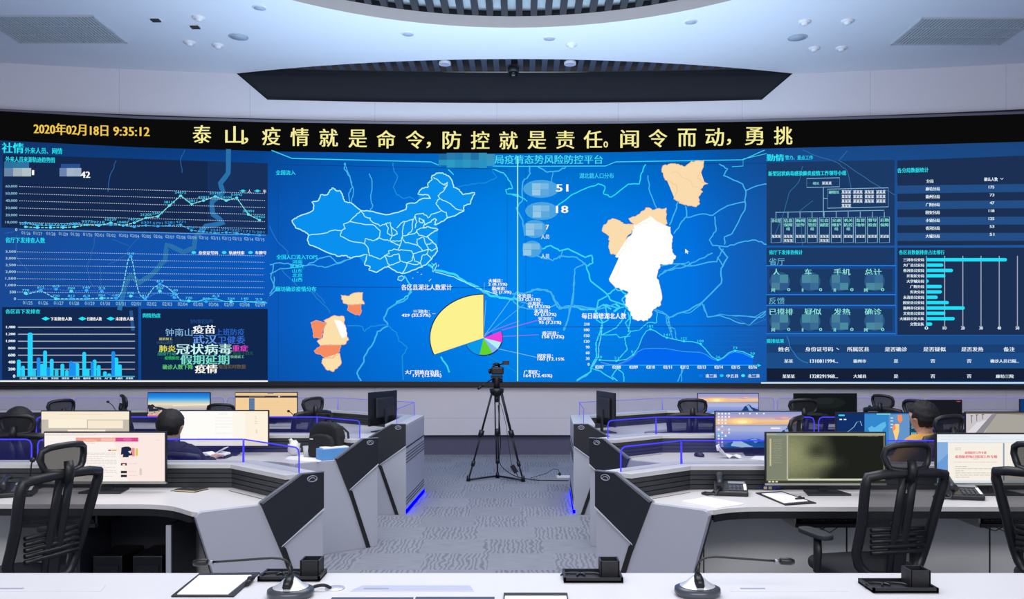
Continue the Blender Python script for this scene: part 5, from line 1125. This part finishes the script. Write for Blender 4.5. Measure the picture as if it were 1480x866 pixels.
mb = MB(); mb.tube([(-.04, -.06, .10), (-.03, -.03, .135), (.02, .04, .14), (.03, .09, .10)], .016, gm, 8); mb.ball((-.005, 0, .135), (.05, .06, .022), gm); mb.obj('top_handle', t)
mb = MB(); mb.box((.115, -.05, .155), (.085, .02, .05), gm); mb.tube([(.04, -.03, .13), (.085, -.045, .15)], .010, gm, 6); v = mb.obj('viewfinder', t, .003)
MB().box((.115, -.0612, .155), (.045, .002, .028), mat('viewfinder_glass', '30343c', .2)).obj('viewfinder_glass', v)
mb = MB(); mb.ball((-.085, -.02, .05), (.022, .06, .035), gm); mb.obj('hand_strap', t)
cab = mat('cable_black', '0d0e12', .6)
def cable(name, label, pts, r=.005, m=cab, cat='cable', group=None):
    P_ = [Vector(p) for p in pts]; out = []
    for i in range(len(P_)-1):
        p0, p1, p2, p3 = P_[max(i-1, 0)], P_[i], P_[i+1], P_[min(i+2, len(P_)-1)]
        for k in range(6):
            q = k/6; out.append(.5*((2*p1)+(p2-p0)*q+(2*p0-5*p1+4*p2-p3)*q*q+(3*p1-p0-3*p2+p3)*q**3))
    out.append(P_[-1]); o = MB().tube(out, r, m, 6).obj(name); return tag(o, label, cat, group)
cable('power_cable', 'black cable sagging from tripod to the floor and running right to white power strip', [base+Vector((.02, -.10, .95)), base+Vector((.05, -.07, .5)), at(722, 668, Y=10.33), at(735, 683, Y=10.28), at(752, 690.5, Y=10.25)*1.0, at(775, 694, Z=.008), at(800, 694.5, Z=.008), at(822, 694.8, Z=.008)], .006)
t = thing('power_adapter', 'black power brick hanging on its thin cord beside the tripod right leg', 'adapter', at(743, 678, Y=10.38))
MB().box((0, 0, 0), (.055, .035, .11), cab, Matrix.Rotation(-.55, 3, 'Y')).obj('brick', t, .006)
mb = MB(); mb.tube([(-.03, 0, .05), (-.06, 0, .25), (-.10, 0, .55), (-.16, 0, .80), (-.21, -.02, .86)], .003, cab, 5); mb.tube([(.03, 0, -.05), (.045, 0, -.09), (.05, 0, -.11)], .005, cab, 5); mb.obj('cord', t)
p = at(814, 691.5, Z=.0); t = thing('power_strip', 'white power strip on the carpet at the foot of the far right desk', 'power strip', p)
MB().box((0, 0, .018), (.17, .06, .034), mat('plug_white', 'd9dbe4', .4)).obj('housing', t, .006)
mb = MB(); mb.ball((-.045, 0, .055), (.02, .02, .022), cab, 10, 6); mb.tube([(-.045, 0, .06), (-.06, 0, .11), (-.12, 0, .12), (-.22, 0, .06), (-.33, -.01, .03), (-.42, -.02, .006)], .0035, cab, 5); mb.obj('plug_lead', t)

# ================================================================== PEOPLE
skin = mat('skin_tone', 'c79a84', .55, var=.05); hair_m = mat('black_hair', '0c0b10', .7, bump=.6, bscale=120)
def skinned(name, nodes, edges, parent, m, sub=1):
    me = bpy.data.meshes.new(name); me.from_pydata([n[:3] for n in nodes], edges, []); me.materials.append(m)
    o = link(name, me, parent); o.modifiers.new('skin', 'SKIN'); sv = me.skin_vertices[0].data if me.skin_vertices else None
    if sv is None:
        bm = bmesh.new(); bm.from_mesh(me); bm.verts.layers.skin.verify(); bm.to_mesh(me); bm.free(); sv = me.skin_vertices[0].data
    for i, n in enumerate(nodes): r = n[3]; sv[i].radius = (r, r) if not isinstance(r, tuple) else r; sv[i].use_root = (i == 0)
    q = o.modifiers.new('smooth', 'SUBSURF'); q.levels = sub; q.render_levels = sub+1
    return o
def person(label, x, y, rz, jacket, htop=1.2, hair_s=1.0, turn=0.0, collar=None):
    k = htop-1.2
    N = [(0, -.02, .60, (.14, .10)), (0, -.05, .72, (.13, .10)), (0, -.05, .84, (.15, .10)), (0, -.03, .915+k, (.10, .08)), (0, -.015, .965+k, .052), (0, .0, 1.01+k, .06), (0, .02, 1.075+k, (.078, .088)), (0, .015, 1.135+k, (.078, .09)), (0, .01, 1.175+k, (.05, .055))]
    E_ = [(i, i+1) for i in range(8)]
    n = len(N); N += [(0, .108, 1.065+k, .013), (0, .122, 1.055+k, .010)]; E_ += [(6, n), (n, n+1)]
    for s in (-1, 1):
        n = len(N); N += [(s*.085, -.0, 1.075+k, .018), (s*.10, -.01, 1.085+k, .012)]; E_ += [(6, n), (n, n+1)]
        n = len(N); N += [(s*.12, -.035, .895+k, .07), (s*.185, -.03, .87+k, .058), (s*.23, .05, .73, .046), (s*.235, .09, .69, .042), (s*.20, .24, .745, .032), (s*.185, .32, .775, .024), (s*.18, .37, .78, .026)]
        E_ += [(3, n)]+[(n+i, n+i+1) for i in range(6)]
        pal = n+6
        for f in range(5):
            a = (f-2)*.018; L = (.045, .07, .078, .07, .055)[f]; n2 = len(N)
            if f == 0: a = -.03
            N += [(s*.18+a*s*-1, .39 if f else .375, .782, .009), (s*.18+a*s*-1.15, .39+L*.5, .782, .0085), (s*.18+a*s*-1.2, .39+L, .768, .0075)]; E_ += [(pal, n2), (n2, n2+1), (n2+1, n2+2)]
        n = len(N); N += [(s*.095, .03, .58, .088), (s*.12, .22, .585, .075), (s*.13, .42, .57, .058), (s*.13, .45, .30, .050), (s*.13, .44, .10, .036), (s*.13, .50, .05, .035), (s*.135, .60, .035, .030)]
        E_ += [(0, n)]+[(n+i, n+i+1) for i in range(6)]
    b = skinned('person', N, E_, None, skin); b.location = (x, y, 0); b.rotation_euler = (0, 0, rz); tag(b, label, 'person')
    # jacket
    J = [(0, -.03, .59, (.165, .125)), (0, -.06, .70, (.165, .125)), (0, -.06, .84, (.18, .125)), (0, -.035, .915+k, (.125, .10)), (0, -.02, .955+k, (.068, .066))]
    JE = [(0, 1), (1, 2), (2, 3), (3, 4)]
    for s in (-1, 1):
        n = len(J); J += [(s*.13, -.04, .89+k, .085), (s*.195, -.03, .865+k, .075), (s*.24, .05, .735, .062), (s*.24, .09, .695, .058), (s*.20, .25, .745, .046), (s*.19, .30, .765, .040)]; JE += [(3, n)]+[(n+i, n+i+1) for i in range(5)]
    j = skinned('jacket', J, JE, b, jacket)
    if collar:
        mb = MB(); mb.tube([(.062*math.cos(2*PI*i/16), -.018+.062*math.sin(2*PI*i/16), .992+k) for i in range(16)], .014, collar, 8, True); mb.obj('collar', j)
    T_ = [(0, -.02, .565, (.15, .11))]; TE = []
    for s in (-1, 1):
        n = len(T_); T_ += [(s*.095, .03, .575, .102), (s*.12, .22, .58, .088), (s*.13, .42, .57, .07), (s*.13, .45, .30, .062), (s*.13, .44, .12, .055)]; TE += [(0, n)]+[(n+i, n+i+1) for i in range(4)]
    skinned('trousers', T_, TE, b, mat('dark_trousers', '16171f', .8))
    for s in (-1, 1): mb = MB(); mb.ball((s*.13, .52, .04), (.05, .135, .04), mat('black_shoe', '0b0b0d', .4)); mb.obj('shoe', b)
    # hair: a cap of short tufts over back, sides and crown
    mb = MB(); rr = random.Random(int(x*100)); nu, nv = 40, 22; prev = None
    for jv in range(nv+1):
        th = PI*.74*jv/nv; ring = []
        for iu in range(nu):
            ph = 2*PI*iu/nu; dx, dy, dz = math.sin(th)*math.cos(ph), math.sin(th)*math.sin(ph), math.cos(th)
            lim = 1.0
            cut = dy > .25 and dz < .35-.2*(1-dy)
            r = 1.0+rr.uniform(-.035, .045)*hair_s
            if cut: r = .80
            zz = dz
            if dy > -.2 and dz < -.15: r = .8
            ring.append(mb.v((.100*dx*r, .004+.112*dy*r, 1.098+k+.112*zz*r)))
        if prev:
            for iu in range(nu): mb.face([prev[iu], ring[iu], ring[(iu+1) % nu], prev[(iu+1) % nu]], hair_m, True)
        prev = ring
    h = mb.obj('hair', b)
    mb = MB()
    for s in (-1, 1): mb.ball((s*.032, .088, 1.085+k), .011, mat('eye_dark', '20181a', .3), 8, 6)
    mb.obj('eyes', b)
    return b
navyj = mat('dark_navy_jacket', '12131f', .8, bump=.2, bscale=40); yel = mat('mustard_jacket', 'cc9a3e', .8, bump=.2, bscale=30, var=.08)
def pp(label, px, Y, deg, j, top, **k):
    person(label, (px-CX)/F*Y, Y, R(deg), j, top, **k)
pp('person in black jacket with short dark hair at the left picture edge, seen from behind', 27, 6.2, 4, mat('black_jacket', '0e0f16', .8), 1.19, hair_s=.6)
pp('person in dark navy jacket facing the blank white screen, seen from behind', 246, 6.22, -4, navyj, 1.17, hair_s=.7, collar=mat('grey_collar', '6a6a78', .8))
pp('person in mustard yellow jacket with thick tousled black hair, seated at the right', 1335, 6.14, 24, yel, 1.235, hair_s=1.8)

# ================================================================== THINGS ON THE DESKS
paper = mat('white_paper', 'f2f3f8', .8); board = mat('clipboard_black', '14151b', .5); met = mat('metal_clip', '8c8e98', .3, .8); cover = mat('black_notebook_cover', '15161a', .6); pages = mat('cream_pages', 'd8c8a0', .8)
dz = .7403
def onD(px, py, z=dz): return at(px, py, Z=z)
def sheet_of(name, label, cat, px, col, h=.004, z=dz, group=None):
    """a flat stack of sheets; px: its four corners in the picture"""
    P_ = [onD(x, y, z+h) for x, y in px]; c = sum(P_, Vector())/len(P_); c.z = z
    mb = MB(); mb.prism([(q.x-c.x, q.y-c.y) for q in P_], .0002, h, col); o = mb.obj(name); o.location = c; return tag(o, label, cat, group)
def clipboard(label, px, py_px, paper_px, clip):
    P_ = [onD(x, y, dz+.006) for x, y in px]; c = sum(P_, Vector())/4; c.z = dz; t = thing('clipboard', label, 'clipboard', c)
    MB().prism([(q.x-c.x, q.y-c.y) for q in P_], .0003, .006, board).obj('board', t, .0015)
    P_ = [onD(x, y, dz+.009) for x, y in paper_px]; MB().prism([(q.x-c.x, q.y-c.y) for q in P_], .0062, .009, paper).obj('paper', t)
    a, b = [onD(x, y, dz+.01)-c for x, y in clip]; mb = MB(); mb.tube([(a.x, a.y, .012), (b.x, b.y, .012)], .008, board, 8); m_ = (a+b)/2; mb.ball((m_.x, m_.y, .018), .012, board, 10, 7); mb.obj('clip', t)
clipboard('black clipboard with blank white paper on the foreground desk, left side', [(247, 861), (288, 828.5), (376, 827), (338, 861)], 0, [(256, 858.5), (288, 831.5), (364, 831), (330, 858.5)], [(357, 845), (366, 836)])
clipboard('black clipboard with white paper on nearest right desk beside blue adapter', [(1135, 729.5), (1092, 712), (1130, 710), (1180, 726.5)], 0, [(1133, 727), (1101, 713.5), (1130, 711.5), (1168, 724)], [(1150, 722), (1162, 721)])
# pen trays
def pen_tray(label, x0, x1, yn, yf, flip=False):
    a, b, c_, = onD(x0, yn), onD(x1, yn), onD((x0+x1)/2, yf); w_ = b.x-a.x; d = min(.14, max(.09, c_.y-a.y)); cx_ = (a.x+b.x)/2; t = thing('pen_tray', label, 'pen tray', (cx_, a.y+d/2, dz), 0, 'black pen trays on the foreground desk')
    mb = MB(); mb.box((0, 0, .0045), (w_, d, .008), board); mb.box((0, d/2-.004, .011), (w_, .008, .016), board); mb.box((0, -d/2+.004, .011), (w_, .008, .016), board)
    for s in (-1, 1): mb.box((s*(w_/2-.004), 0, .011), (.008, d, .016), board)
    mb.obj('tray', t)
    mb = MB(); bx = w_*.33
    s_ = .068; cxx = w_/2-s_/2-.012; hh = .062
    for dx, dy, sx, sy in ((0, s_/2, s_, .006), (0, -s_/2, s_, .006), (s_/2, 0, .006, s_+.006), (-s_/2, 0, .006, s_+.006)): mb.box((cxx+dx, .01+dy, .009+hh/2), (sx, sy, hh), board)
    mb.box((cxx, .01, .012), (s_, s_, .005), board); mb.obj('pen_cup', t)
    for k in (0, 1):
        xc = -w_*.33+k*w_*.27; mb = MB(); mb.tube([(xc+.045*math.cos(PI*i/10), -.01+.035*math.sin(PI*i/10), .014) for i in range(11)], .004, mat('tray_divider', '24262e', .35), 6); mb.obj('divider', t)
pen_tray('black pen tray with square cup just left of picture centre, behind left microphone', 372, 462, 841, 829)
pen_tray('black pen tray with square cup right of the picture centre on foreground desk', 815, 901, 843, 829)
pen_tray('black pen tray with square cup at the right of the foreground desk', 1262, 1357, 858, 843)
# conference microphones
mic_b = mat('mic_base_grey', '4c5058', .3, .3); mic_w = mat('mic_plate_silver', 'dadce2', .3, .4)
def big_mic(label, px, py, sgn, dz_=0):
    c = onD(px, py); t = thing('conference_microphone', label, 'microphone', c, 0, 'gooseneck microphones on the foreground desk')
    MB().lathe([(0, .0), (.072, .0), (.082, .012), (.080, .026), (.06, .034), (0, .036)], mic_b, 6 if 0 else 28, sx=1, sy=.95).obj('base', t)
    mb = MB(); mb.lathe([(.062, .034), (.045, .042), (.018, .066), (0, .068)], mic_w if sgn > 0 else mic_w, 24, c=(-sgn*.0, 0, 0)); mb.obj('silver_cone', t)
    mb = MB(); mb.tube([(-.03*sgn*0, -.055, .045), (0, -.03, .055), (0, -.005, .070)], [.014, .018, .014], gm, 10); mb.tube([(0, 0, .06), (0, 0, .09), (sgn*.006, 0, .115)], [.012, .009, .006], gm, 8); mb.obj('neck_socket', t)
    L = .285
    pts = [(0, 0, .10), (sgn*.006, 0, .118), (sgn*.018, 0, .127), (sgn*.035, .0, .133), (sgn*.065, .0, .135), (sgn*.10, .0, .133), (sgn*.18, .0, .127), (sgn*.25, .0, .122), (sgn*L, .0, .120)]
    MB().tube(pts, .0042, gm, 8).obj('gooseneck', t)
    mb = MB(); mb.tube([(sgn*(L-.012), 0, .120), (sgn*(L+.006), 0, .120)], .0075, met, 10); mb.tube([(sgn*(L+.006), 0, .120), (sgn*(L+.012), 0, .120), (sgn*(L+.045), 0, .118), (sgn*(L+.058), 0, .117)], [.008, .0135, .0135, .009], gm, 12); mb.obj('microphone_head', t)
    return c
c = big_mic('gooseneck microphone with head bent left, on the foreground desk beside clipboard', 420, 862, -1)
big_mic('gooseneck microphone with head bent right, on foreground desk right of centre', 1008, 860, 1)
cable('microphone_cable', 'short black cable from left microphone to the white desk grommet', [c+Vector((.06, .04, .012)), onD(455, 848, dz+.015), onD(468, 846, dz+.02), onD(478, 850, dz+.006)], .006)
t = thing('cable_grommet', 'round pale cable grommet set in foreground desk beside left microphone', 'grommet', onD(484, 851)); MB().lathe([(0, .0005), (.032, .0005), (.030, .003), (.0, .004)], flap, 24).obj('cap', t); MB().lathe([(.032, .0003), (.036, .0003), (.035, .0032), (.031, .003)], mic_w, 24).obj('ring', t)
def folder(label, x0, x1, yf, col, h=.012, pap=False):
    a, b = onD(x0, yf, dz+h), onD(x1, yf, dz+h); t = thing('notebook', label, 'notebook', ((a.x+b.x)/2, a.y-.10, dz)); w_ = b.x-a.x
    MB().box((0, 0, .003), (w_, .20, .005), col).obj('back_cover', t, .001); MB().box((0, -.005, .0075), (w_-.01, .185, .004), paper).obj('pages', t)
    MB().box((0, 0 if not pap else .085, .0108), (w_, .20 if not pap else .03, .0024), col).obj('front_cover', t, .001)
blu = mat('slate_blue_cover', '3c4258', .5)
folder('slate grey notebook whose top edge shows at the bottom picture edge, left of centre', 480, 598, 863.2, blu)
folder('second slate grey notebook touching the first at the bottom picture edge', 601, 715, 862.6, blu)
folder('dark folder with white paper at the bottom picture edge, centre', 728, 820, 856.5, board, pap=True)

# nearest left desk
t = thing('notebook', 'small black notebook with cream page edges on nearest left desk', 'notebook', onD(277, 709)); t.rotation_euler[2] = R(-18)
MB().box((0, 0, .0015), (.15, .13, .003), cover).obj('back_cover', t); MB().box((-.002, 0, .007), (.145, .126, .008), pages).obj('pages', t); mb = MB(); mb.box((0, 0, .0125), (.15, .13, .003), cover); f = mb.obj('front_cover', t)
mb = MB(); mb.box((-.02, .005, .0143), (.035, .006, .0006), met); mb.box((.01, -.01, .0143), (.03, .005, .0006), met); mb.obj('cover_print', f); MB().tube([(-.07, -.05, .004), (-.10, -.07, .003)], .002, cover, 5).obj('ribbon', t)
def desk_mic(label, px, py, tip, r=1.0, z=dz, dep=None):
    c = onD(px, py, z) if dep is None else at(px, py, Y=dep); t = thing('gooseneck_microphone', label, 'microphone', c, 0, 'slim gooseneck microphones on the desks')
    q = at(tip[0], tip[1], Y=c.y)-c
    MB().box((0, 0, .012), (.09, .12, .022), board).obj('base', t, .006)
    MB().tube([(0, 0, .02), (q.x*.15, 0, q.z*.5), (q.x*.6, 0, q.z*.85), (q.x, 0, q.z)], .0045, gm, 6).obj('gooseneck', t)
    MB().ball((q.x, 0, q.z), (.018, .016, .016), gm, 12, 8).obj('microphone_head', t)
desk_mic('slim gooseneck microphone standing straight on nearest left desk', 43, 708, (47, 665))
desk_mic('slim gooseneck microphone leaning left on the far left desk', 172, 613, (156, 581))
desk_mic('slim gooseneck microphone in front of the tan monitor, far left desk', 428, 613, (417, 594.5))
desk_mic('slim gooseneck microphone leaning right on the far right desk', 1247, 614, (1257, 587.5))
# telephones
ph = mat('phone_black', '17191f', .4); pk = mat('phone_key_grey', '4a4e58', .5)
def phone(label, px, py, deg):
    t = thing('desk_telephone', label, 'telephone', onD(px, py), R(deg), 'black desk telephones')
    mb = MB(); mb.plate([(-.10, -.09, .001), (-.10, .09, .001), (-.10, .09, .065), (-.10, -.09, .028)], (1, 0, 0), .20, ph); mb.obj('body', t, .006)
    mb = MB(); mb.tube([(-.065, -.085, .062), (-.065, -.04, .080), (-.065, .04, .098), (-.065, .095, .098)], [.026, .018, .018, .027], ph, 10, flat=.8); h = mb.obj('handset', t)
    up = Matrix.Rotation(math.atan2(.037, .18), 3, 'X')
    mb = MB()
    for r_ in range(4):
        for c_ in range(4): q = Vector((-.005+.024*c_, -.065+.022*r_, .0)); mb.box((q.x, q.y, .0465+(q.y)*.2055+.003), (.016, .013, .006), pk, up)
    mb.obj('keypad', t)
    MB().box((.035, .055, .061), (.10, .035, .004), mat('phone_display', '8a9098', .3), up).obj('display', t); MB().box((.083, -.02, .047), (.016, .10, .003), paper, up).obj('label_strip', t)
    MB().tube([(-.065, -.085, .05), (-.09, -.11, .012), (-.14, -.10, .008), (-.17, -.06, .008), (-.15, -.02, .008), (-.11, -.03, .008), (-.10, -.06, .02)], .007, ph, 6).obj('coiled_cord', t)
phone('black desk telephone with coiled cord on nearest right desk, beside loose paper', 1056, 714, -12)
phone('black desk telephone before the red headline monitor, right of the foreground chair', 1391, 719.5, -14)
phone('black desk telephone partly hidden behind the left foreground chair', 24, 716, 20)
sheet_of('paper_sheets', 'loose white paper sheets near the end of nearest right desk', 'paper', [(986, 724), (1022, 718.5), (1076, 728), (1037, 734)], paper, .006)
t = thing('video_adapter', 'blue video connector adapter with two cream sockets on nearest right desk', 'adapter', onD(1112, 708)); bl_ = mat('connector_blue', '1d3478', .4)
MB().box((0, 0, .014), (.085, .03, .024), bl_).obj('body', t, .004)
mb = MB(); mb.box((0, -.016, .014), (.02, .004, .016), pages); mb.obj('socket', t); mb = MB(); mb.box((-.03, -.016, .014), (.02, .004, .016), pages); mb.obj('socket', t)
mb = MB(); mb.tube([(-.04, 0, .014), (-.08, .01, .012), (-.11, .03, .02), (-.13, .04, .05), (-.17, .05, .02), (-.19, .05, .005)], .004, bl_, 6); mb.tube([(.04, 0, .014), (.075, 0, .014), (.095, .02, .02)], [.010, .008, .003], bl_, 8); mb.obj('lead', t)
# middle left desk
t = thing('open_book', 'open book lying on dark books before the blank white screen', 'book', onD(309, 661.5)); 
MB().box((0, 0, .012), (.25, .16, .022), cover).obj('dark_cover', t, .003)
mb = MB()
for s in (-1, 1):
    for k in range(4): pass
    mb.plate([(0, -.07, .024), (s*.04, -.07, .045), (s*.11, -.07, .036), (s*.115, -.07, .024)], (0, 1, 0), .14, paper)
mb.obj('open_pages', t); mb = MB(); mb.plate([(.03, -.05, .045), (.10, -.05, .085), (.105, -.05, .082), (.035, -.05, .040)], (0, 1, 0), .10, paper); mb.obj('lifted_page', t)
sheet_of('paper_sheet', 'white paper sheet under the cups on middle left desk', 'paper', [(412, 664), (420, 657), (470, 660), (462, 668)], paper, .001)
t = thing('crumpled_bag', 'crumpled clear plastic bag standing beside the glass on middle left desk', 'bag', onD(425, 658.5, .7415)); mb = MB(); rr = random.Random(5)
mb.ball((0, 0, .06), (.055, .045, .06), mat('crumpled_plastic', 'd8d6d4', .35), 14, 9)
for v in mb.bm.verts: v.co *= 1+rr.uniform(-.14, .14); v.co.z = max(v.co.z, .001)
mb.obj('bag', t); MB().tube([(-.02, 0, .11), (-.03, 0, .135), (-.045, 0, .13)], [.02, .014, .004], MATS['crumpled_plastic'], 7).obj('twisted_top', t)
cupg = sheer('cup_glass', 'e0e4ec', .45, .1)
t = thing('drinking_glass', 'clear drinking glass right of the crumpled bag on middle left desk', 'glass', onD(444, 660.5, .7415)); MB().lathe([(0, .001), (.028, .001), (.036, .09), (.033, .09), (.026, .006), (0, .006)], cupg, 20).obj('glass', t); MB().lathe([(0, .007), (.0255, .007), (.029, .045), (0, .045)], mat('pale_tea', 'b8b09c', .3), 20).obj('drink', t)
t = thing('tissue_box', 'light blue box with white papers on top at the end of middle left desk', 'box', (-1.535, 6.73, dz)); t.rotation_euler[2] = R(39)
bb = mat('box_light_blue', '5a9ad8', .6); MB().box((0, 0, .045), (.24, .12, .088), bb).obj('box', t, .003); mb = MB(); mb.prism([(-.11, -.055), (.115, -.05), (.125, .06), (-.09, .06)], .0895, .098, paper); mb.obj('papers', t)
mb = MB(); mb.tube([(-.02, 0, .101), (.03, .01, .103), (.05, -.01, .103)], .004, cab, 6); mb.box((.02, .02, .102), (.03, .02, .006), cab); mb.obj('small_cable', t)
t = thing('backpack', 'black backpack standing on the middle left desk behind the blue box', 'backpack', (-1.615, 6.86, dz)); t.rotation_euler[2] = R(-20); bp = mat('backpack_black', '14161c', .8, bump=.3, bscale=80)
mb = MB(); out = [(-.15, 0.002), (.14, 0.002), (.155, .06), (.15, .18), (.125, .255), (.06, .285), (-.05, .29), (-.11, .275), (-.145, .22), (-.16, .08)]
mb.plate([(x, -.05, z) for x, z in out], (0, 1, 0), .11, bp); mb.obj('main_bag', t, .03, 3)
mb = MB(); mb.plate([(x*.78, -.10, z*.66+.004) for x, z in out], (0, 1, 0), .055, bp); mb.obj('front_pocket', t, .02, 3)
mb = MB(); mb.tube([(-.04, .02, .28), (-.02, .02, .31), (.03, .02, .31), (.05, .02, .28)], .008, bp, 6); mb.obj('top_handle', t)
mb = MB(); mb.tube([(.10, .06, .25), (.15, .08, .20), (.17, .07, .08), (.14, .05, .02)], .018, bp, 8, flat=.5); mb.obj('shoulder_strap', t); MB().box((-.075, -.112, .155), (.03, .004, .010), mat('badge_white', 'd0d4dc', .5)).obj('badge', t)
# middle right desk
def mouse(label, px, py, col=ph): t = thing('computer_mouse', label, 'mouse', onD(px, py), R(20)); mb = MB(); mb.ball((0, 0, .012), (.036, .058, .026), col, 16, 9); [setattr(v.co, 'z', max(v.co.z, .0006)) for v in mb.bm.verts]; mb.obj('shell', t); MB().tube([(0, .02, .037), (0, .035, .033)], .006, pk, 6).obj('scroll_wheel', t)
mouse('black computer mouse on the middle right desk, left of the sunset monitor', 1010.5, 660)
t = thing('crumpled_tissue', 'crumpled white tissue lying below the sunset monitor with icons', 'tissue', onD(1054, 662)); mb = MB(); rr = random.Random(2)
n = 9; g = [[mb.v((-.09+.18*i/n, -.05+.09*j/4, max(.002, .085*math.exp(-i*.55)*(1 if i else .9)+.02*math.sin(i*1.3+j)*.8+rr.uniform(0, .008)+.004))) for j in range(5)] for i in range(n+1)]
for i in range(n):
    for j in range(4): mb.face([g[i][j], g[i+1][j], g[i+1][j+1], g[i][j+1]], paper, True)
mb.obj('sheet', t, solid=.002); MB().tube([(-.09, -.01, .06), (-.10, 0, .10), (-.08, .01, .11)], [.014, .010, .004], paper, 7).obj('twisted_tip', t)
sheet_of('paper_sheet', 'white paper sheet partly behind the dim grey-green monitor', 'paper', [(1084, 664), (1092, 658), (1120, 660), (1115, 666)], paper, .002)
# keyboards on the far desks
kbw = mat('keyboard_pale', 'b4b6c4', .5)
def keyboard(label, px, py, z=dz, col=kbw, dep=None, w_=.43):
    c = onD(px, py, z) if dep is None else Vector(((px-CX)/F*dep, dep, z)); t = thing('keyboard', label, 'keyboard', c, 0, 'computer keyboards')
    MB().box((0, 0, .008), (w_, .14, .014), col).obj('case', t, .003); mb = MB()
    for r_ in range(5):
        for k in range(14): mb.box((-w_/2+.03+k*(w_-.06)/13, -.052+r_*.026, .017), ((w_-.06)/13*.8, .019, .005), col)
    tag(mb.obj('keys', t), kind='stuff')
keyboard('pale keyboard in front of the tan monitor, far left desk', 408, 616)
keyboard('pale keyboard in front of the sunset monitor on far right desk', 1020, 617)
keyboard('pale keyboard before the far black monitor, far right desk', 1205, 617)
# laptop
t = thing('laptop', 'open laptop seen from behind on the middle right desk', 'laptop', onD(1192, 655.5)) if 0 else None
# papers on the far right desk
sheet_of('paper_sheets', 'white papers on the far right desk beside the gooseneck microphone', 'paper', [(1284, 617), (1290, 613.5), (1325, 613.5), (1320, 617)], paper, .01)

# under the nearest desks
tray_m = mat('tray_black', '101116', .4); kbb = mat('keyboard_black', '17181d', .45)
def tray(label, xa, xb, klabel):
    Y = 4.74; a = (xa-CX)/F*Y; b = (xb-CX)/F*Y; t = thing('keyboard_tray', label, 'tray', ((a+b)/2, Y+.14, .60), 0, 'sliding keyboard trays'); w_ = b-a
    mb = MB(); mb.box((0, 0, .008), (w_, .26, .012), tray_m); mb.box((0, -.135, .012), (w_, .012, .022), tray_m); mb.obj('shelf', t)
    for s in (-1, 1): mb = MB(); mb.box((s*w_/2, 0, .0375), (.012, .26, .073), tray_m if s > 0 else sil); mb.obj('side_rail', t)
    for k in range(2): mb = MB(); mb.tube([(-w_*.3+.07*k, .05, .0), (-w_*.28+.07*k, .04, -.035), (-w_*.18+.07*k, .03, -.055-.01*k), (-w_*.08+.07*k, .04, -.03), (-w_*.05+.07*k, .05, .0)], .0028, cab, 5); mb.obj('hanging_cable', t)
    keyboard(klabel, 0, 0, .6145, kbb, None, w_*.8) if 0 else None
    c = Vector(((a+b)/2, Y+.12, .6145)); q = thing('keyboard', klabel, 'keyboard', c, 0, 'computer keyboards'); MB().box((0, 0, .008), (w_*.85, .14, .014), kbb).obj('case', q, .003); mb = MB()
    for r_ in range(5):
        for k in range(14): mb.box((-w_*.38+k*w_*.76/13, -.052+r_*.026, .018), (w_*.76/13*.8, .019, .006), pk)
    tag(mb.obj('keys', q), kind='stuff')
tray('black sliding keyboard tray under nearest right desk, left of the chair back', 1150, 1298, 'black keyboard lying in the tray left of the foreground chair')
tray('black sliding keyboard tray under nearest right desk at the right picture edge', 1417, 1560, 'black keyboard lying in the tray at the right picture edge')
tray('black sliding keyboard tray under nearest left desk behind the chair', 25, 138, 'black keyboard lying in the tray behind the left chair')
# open cabinet under the nearest left desk with two computers
cabp = mat('cabinet_interior_dark', '1d1f2b', .6); t = thing('under_desk_cabinet', 'dark open cabinet under nearest left desk with a pale front edge', 'cabinet', (-2.23, 4.925, 0))
mb = MB(); mb.box((-.30, 0, .33), (.025, .40, .66), cabp); mb.obj('side_panel', t); mb = MB(); mb.box((.22, -.02, .31), (.025, .36, .62), cabp); mb.obj('side_panel', t)
mb = MB(); mb.box((.22, -.205, .31), (.028, .012, .62), side_g); mb.obj('pale_edge', t); mb = MB(); mb.box((-.04, .09, .01), (.50, .2, .02), cabp); mb.obj('floor_panel', t); mb = MB(); mb.box((-.04, .17, .33), (.50, .02, .64), cabp); mb.obj('rear_panel', t)
for x, lb in ((-2.38, 'black computer tower in the open cabinet, left one'), (-2.15, 'black computer tower in the open cabinet, right one with small lights')):
    q = thing('computer_tower', lb, 'computer', (x, 4.90, .02), 0, 'computer towers'); MB().box((0, .0, .21), (.17, .28, .41), mat('computer_black', '0d0e13', .35)).obj('case', q, .006)
    mb = MB(); mb.box((0, -.143, .34), (.13, .006, .04), tray_m); mb.obj('drive_bay', q); mb = MB(); [mb.box((.03, -.143, .14+.02*k), (.012, .004, .006), mat('indicator_grey', '8088a0', .4)) for k in range(4)]; mb.obj('indicators', q)
cable('hanging_cord', 'thin looped black cord hanging under nearest left desk beside the cabinet', [(-2.68, 5.09, .672), (-2.66, 5.06, .60), (-2.61, 5.05, .56), (-2.66, 5.05, .53), (-2.69, 5.05, .55), (-2.63, 5.05, .585), (-2.56, 5.06, .59)], .004)
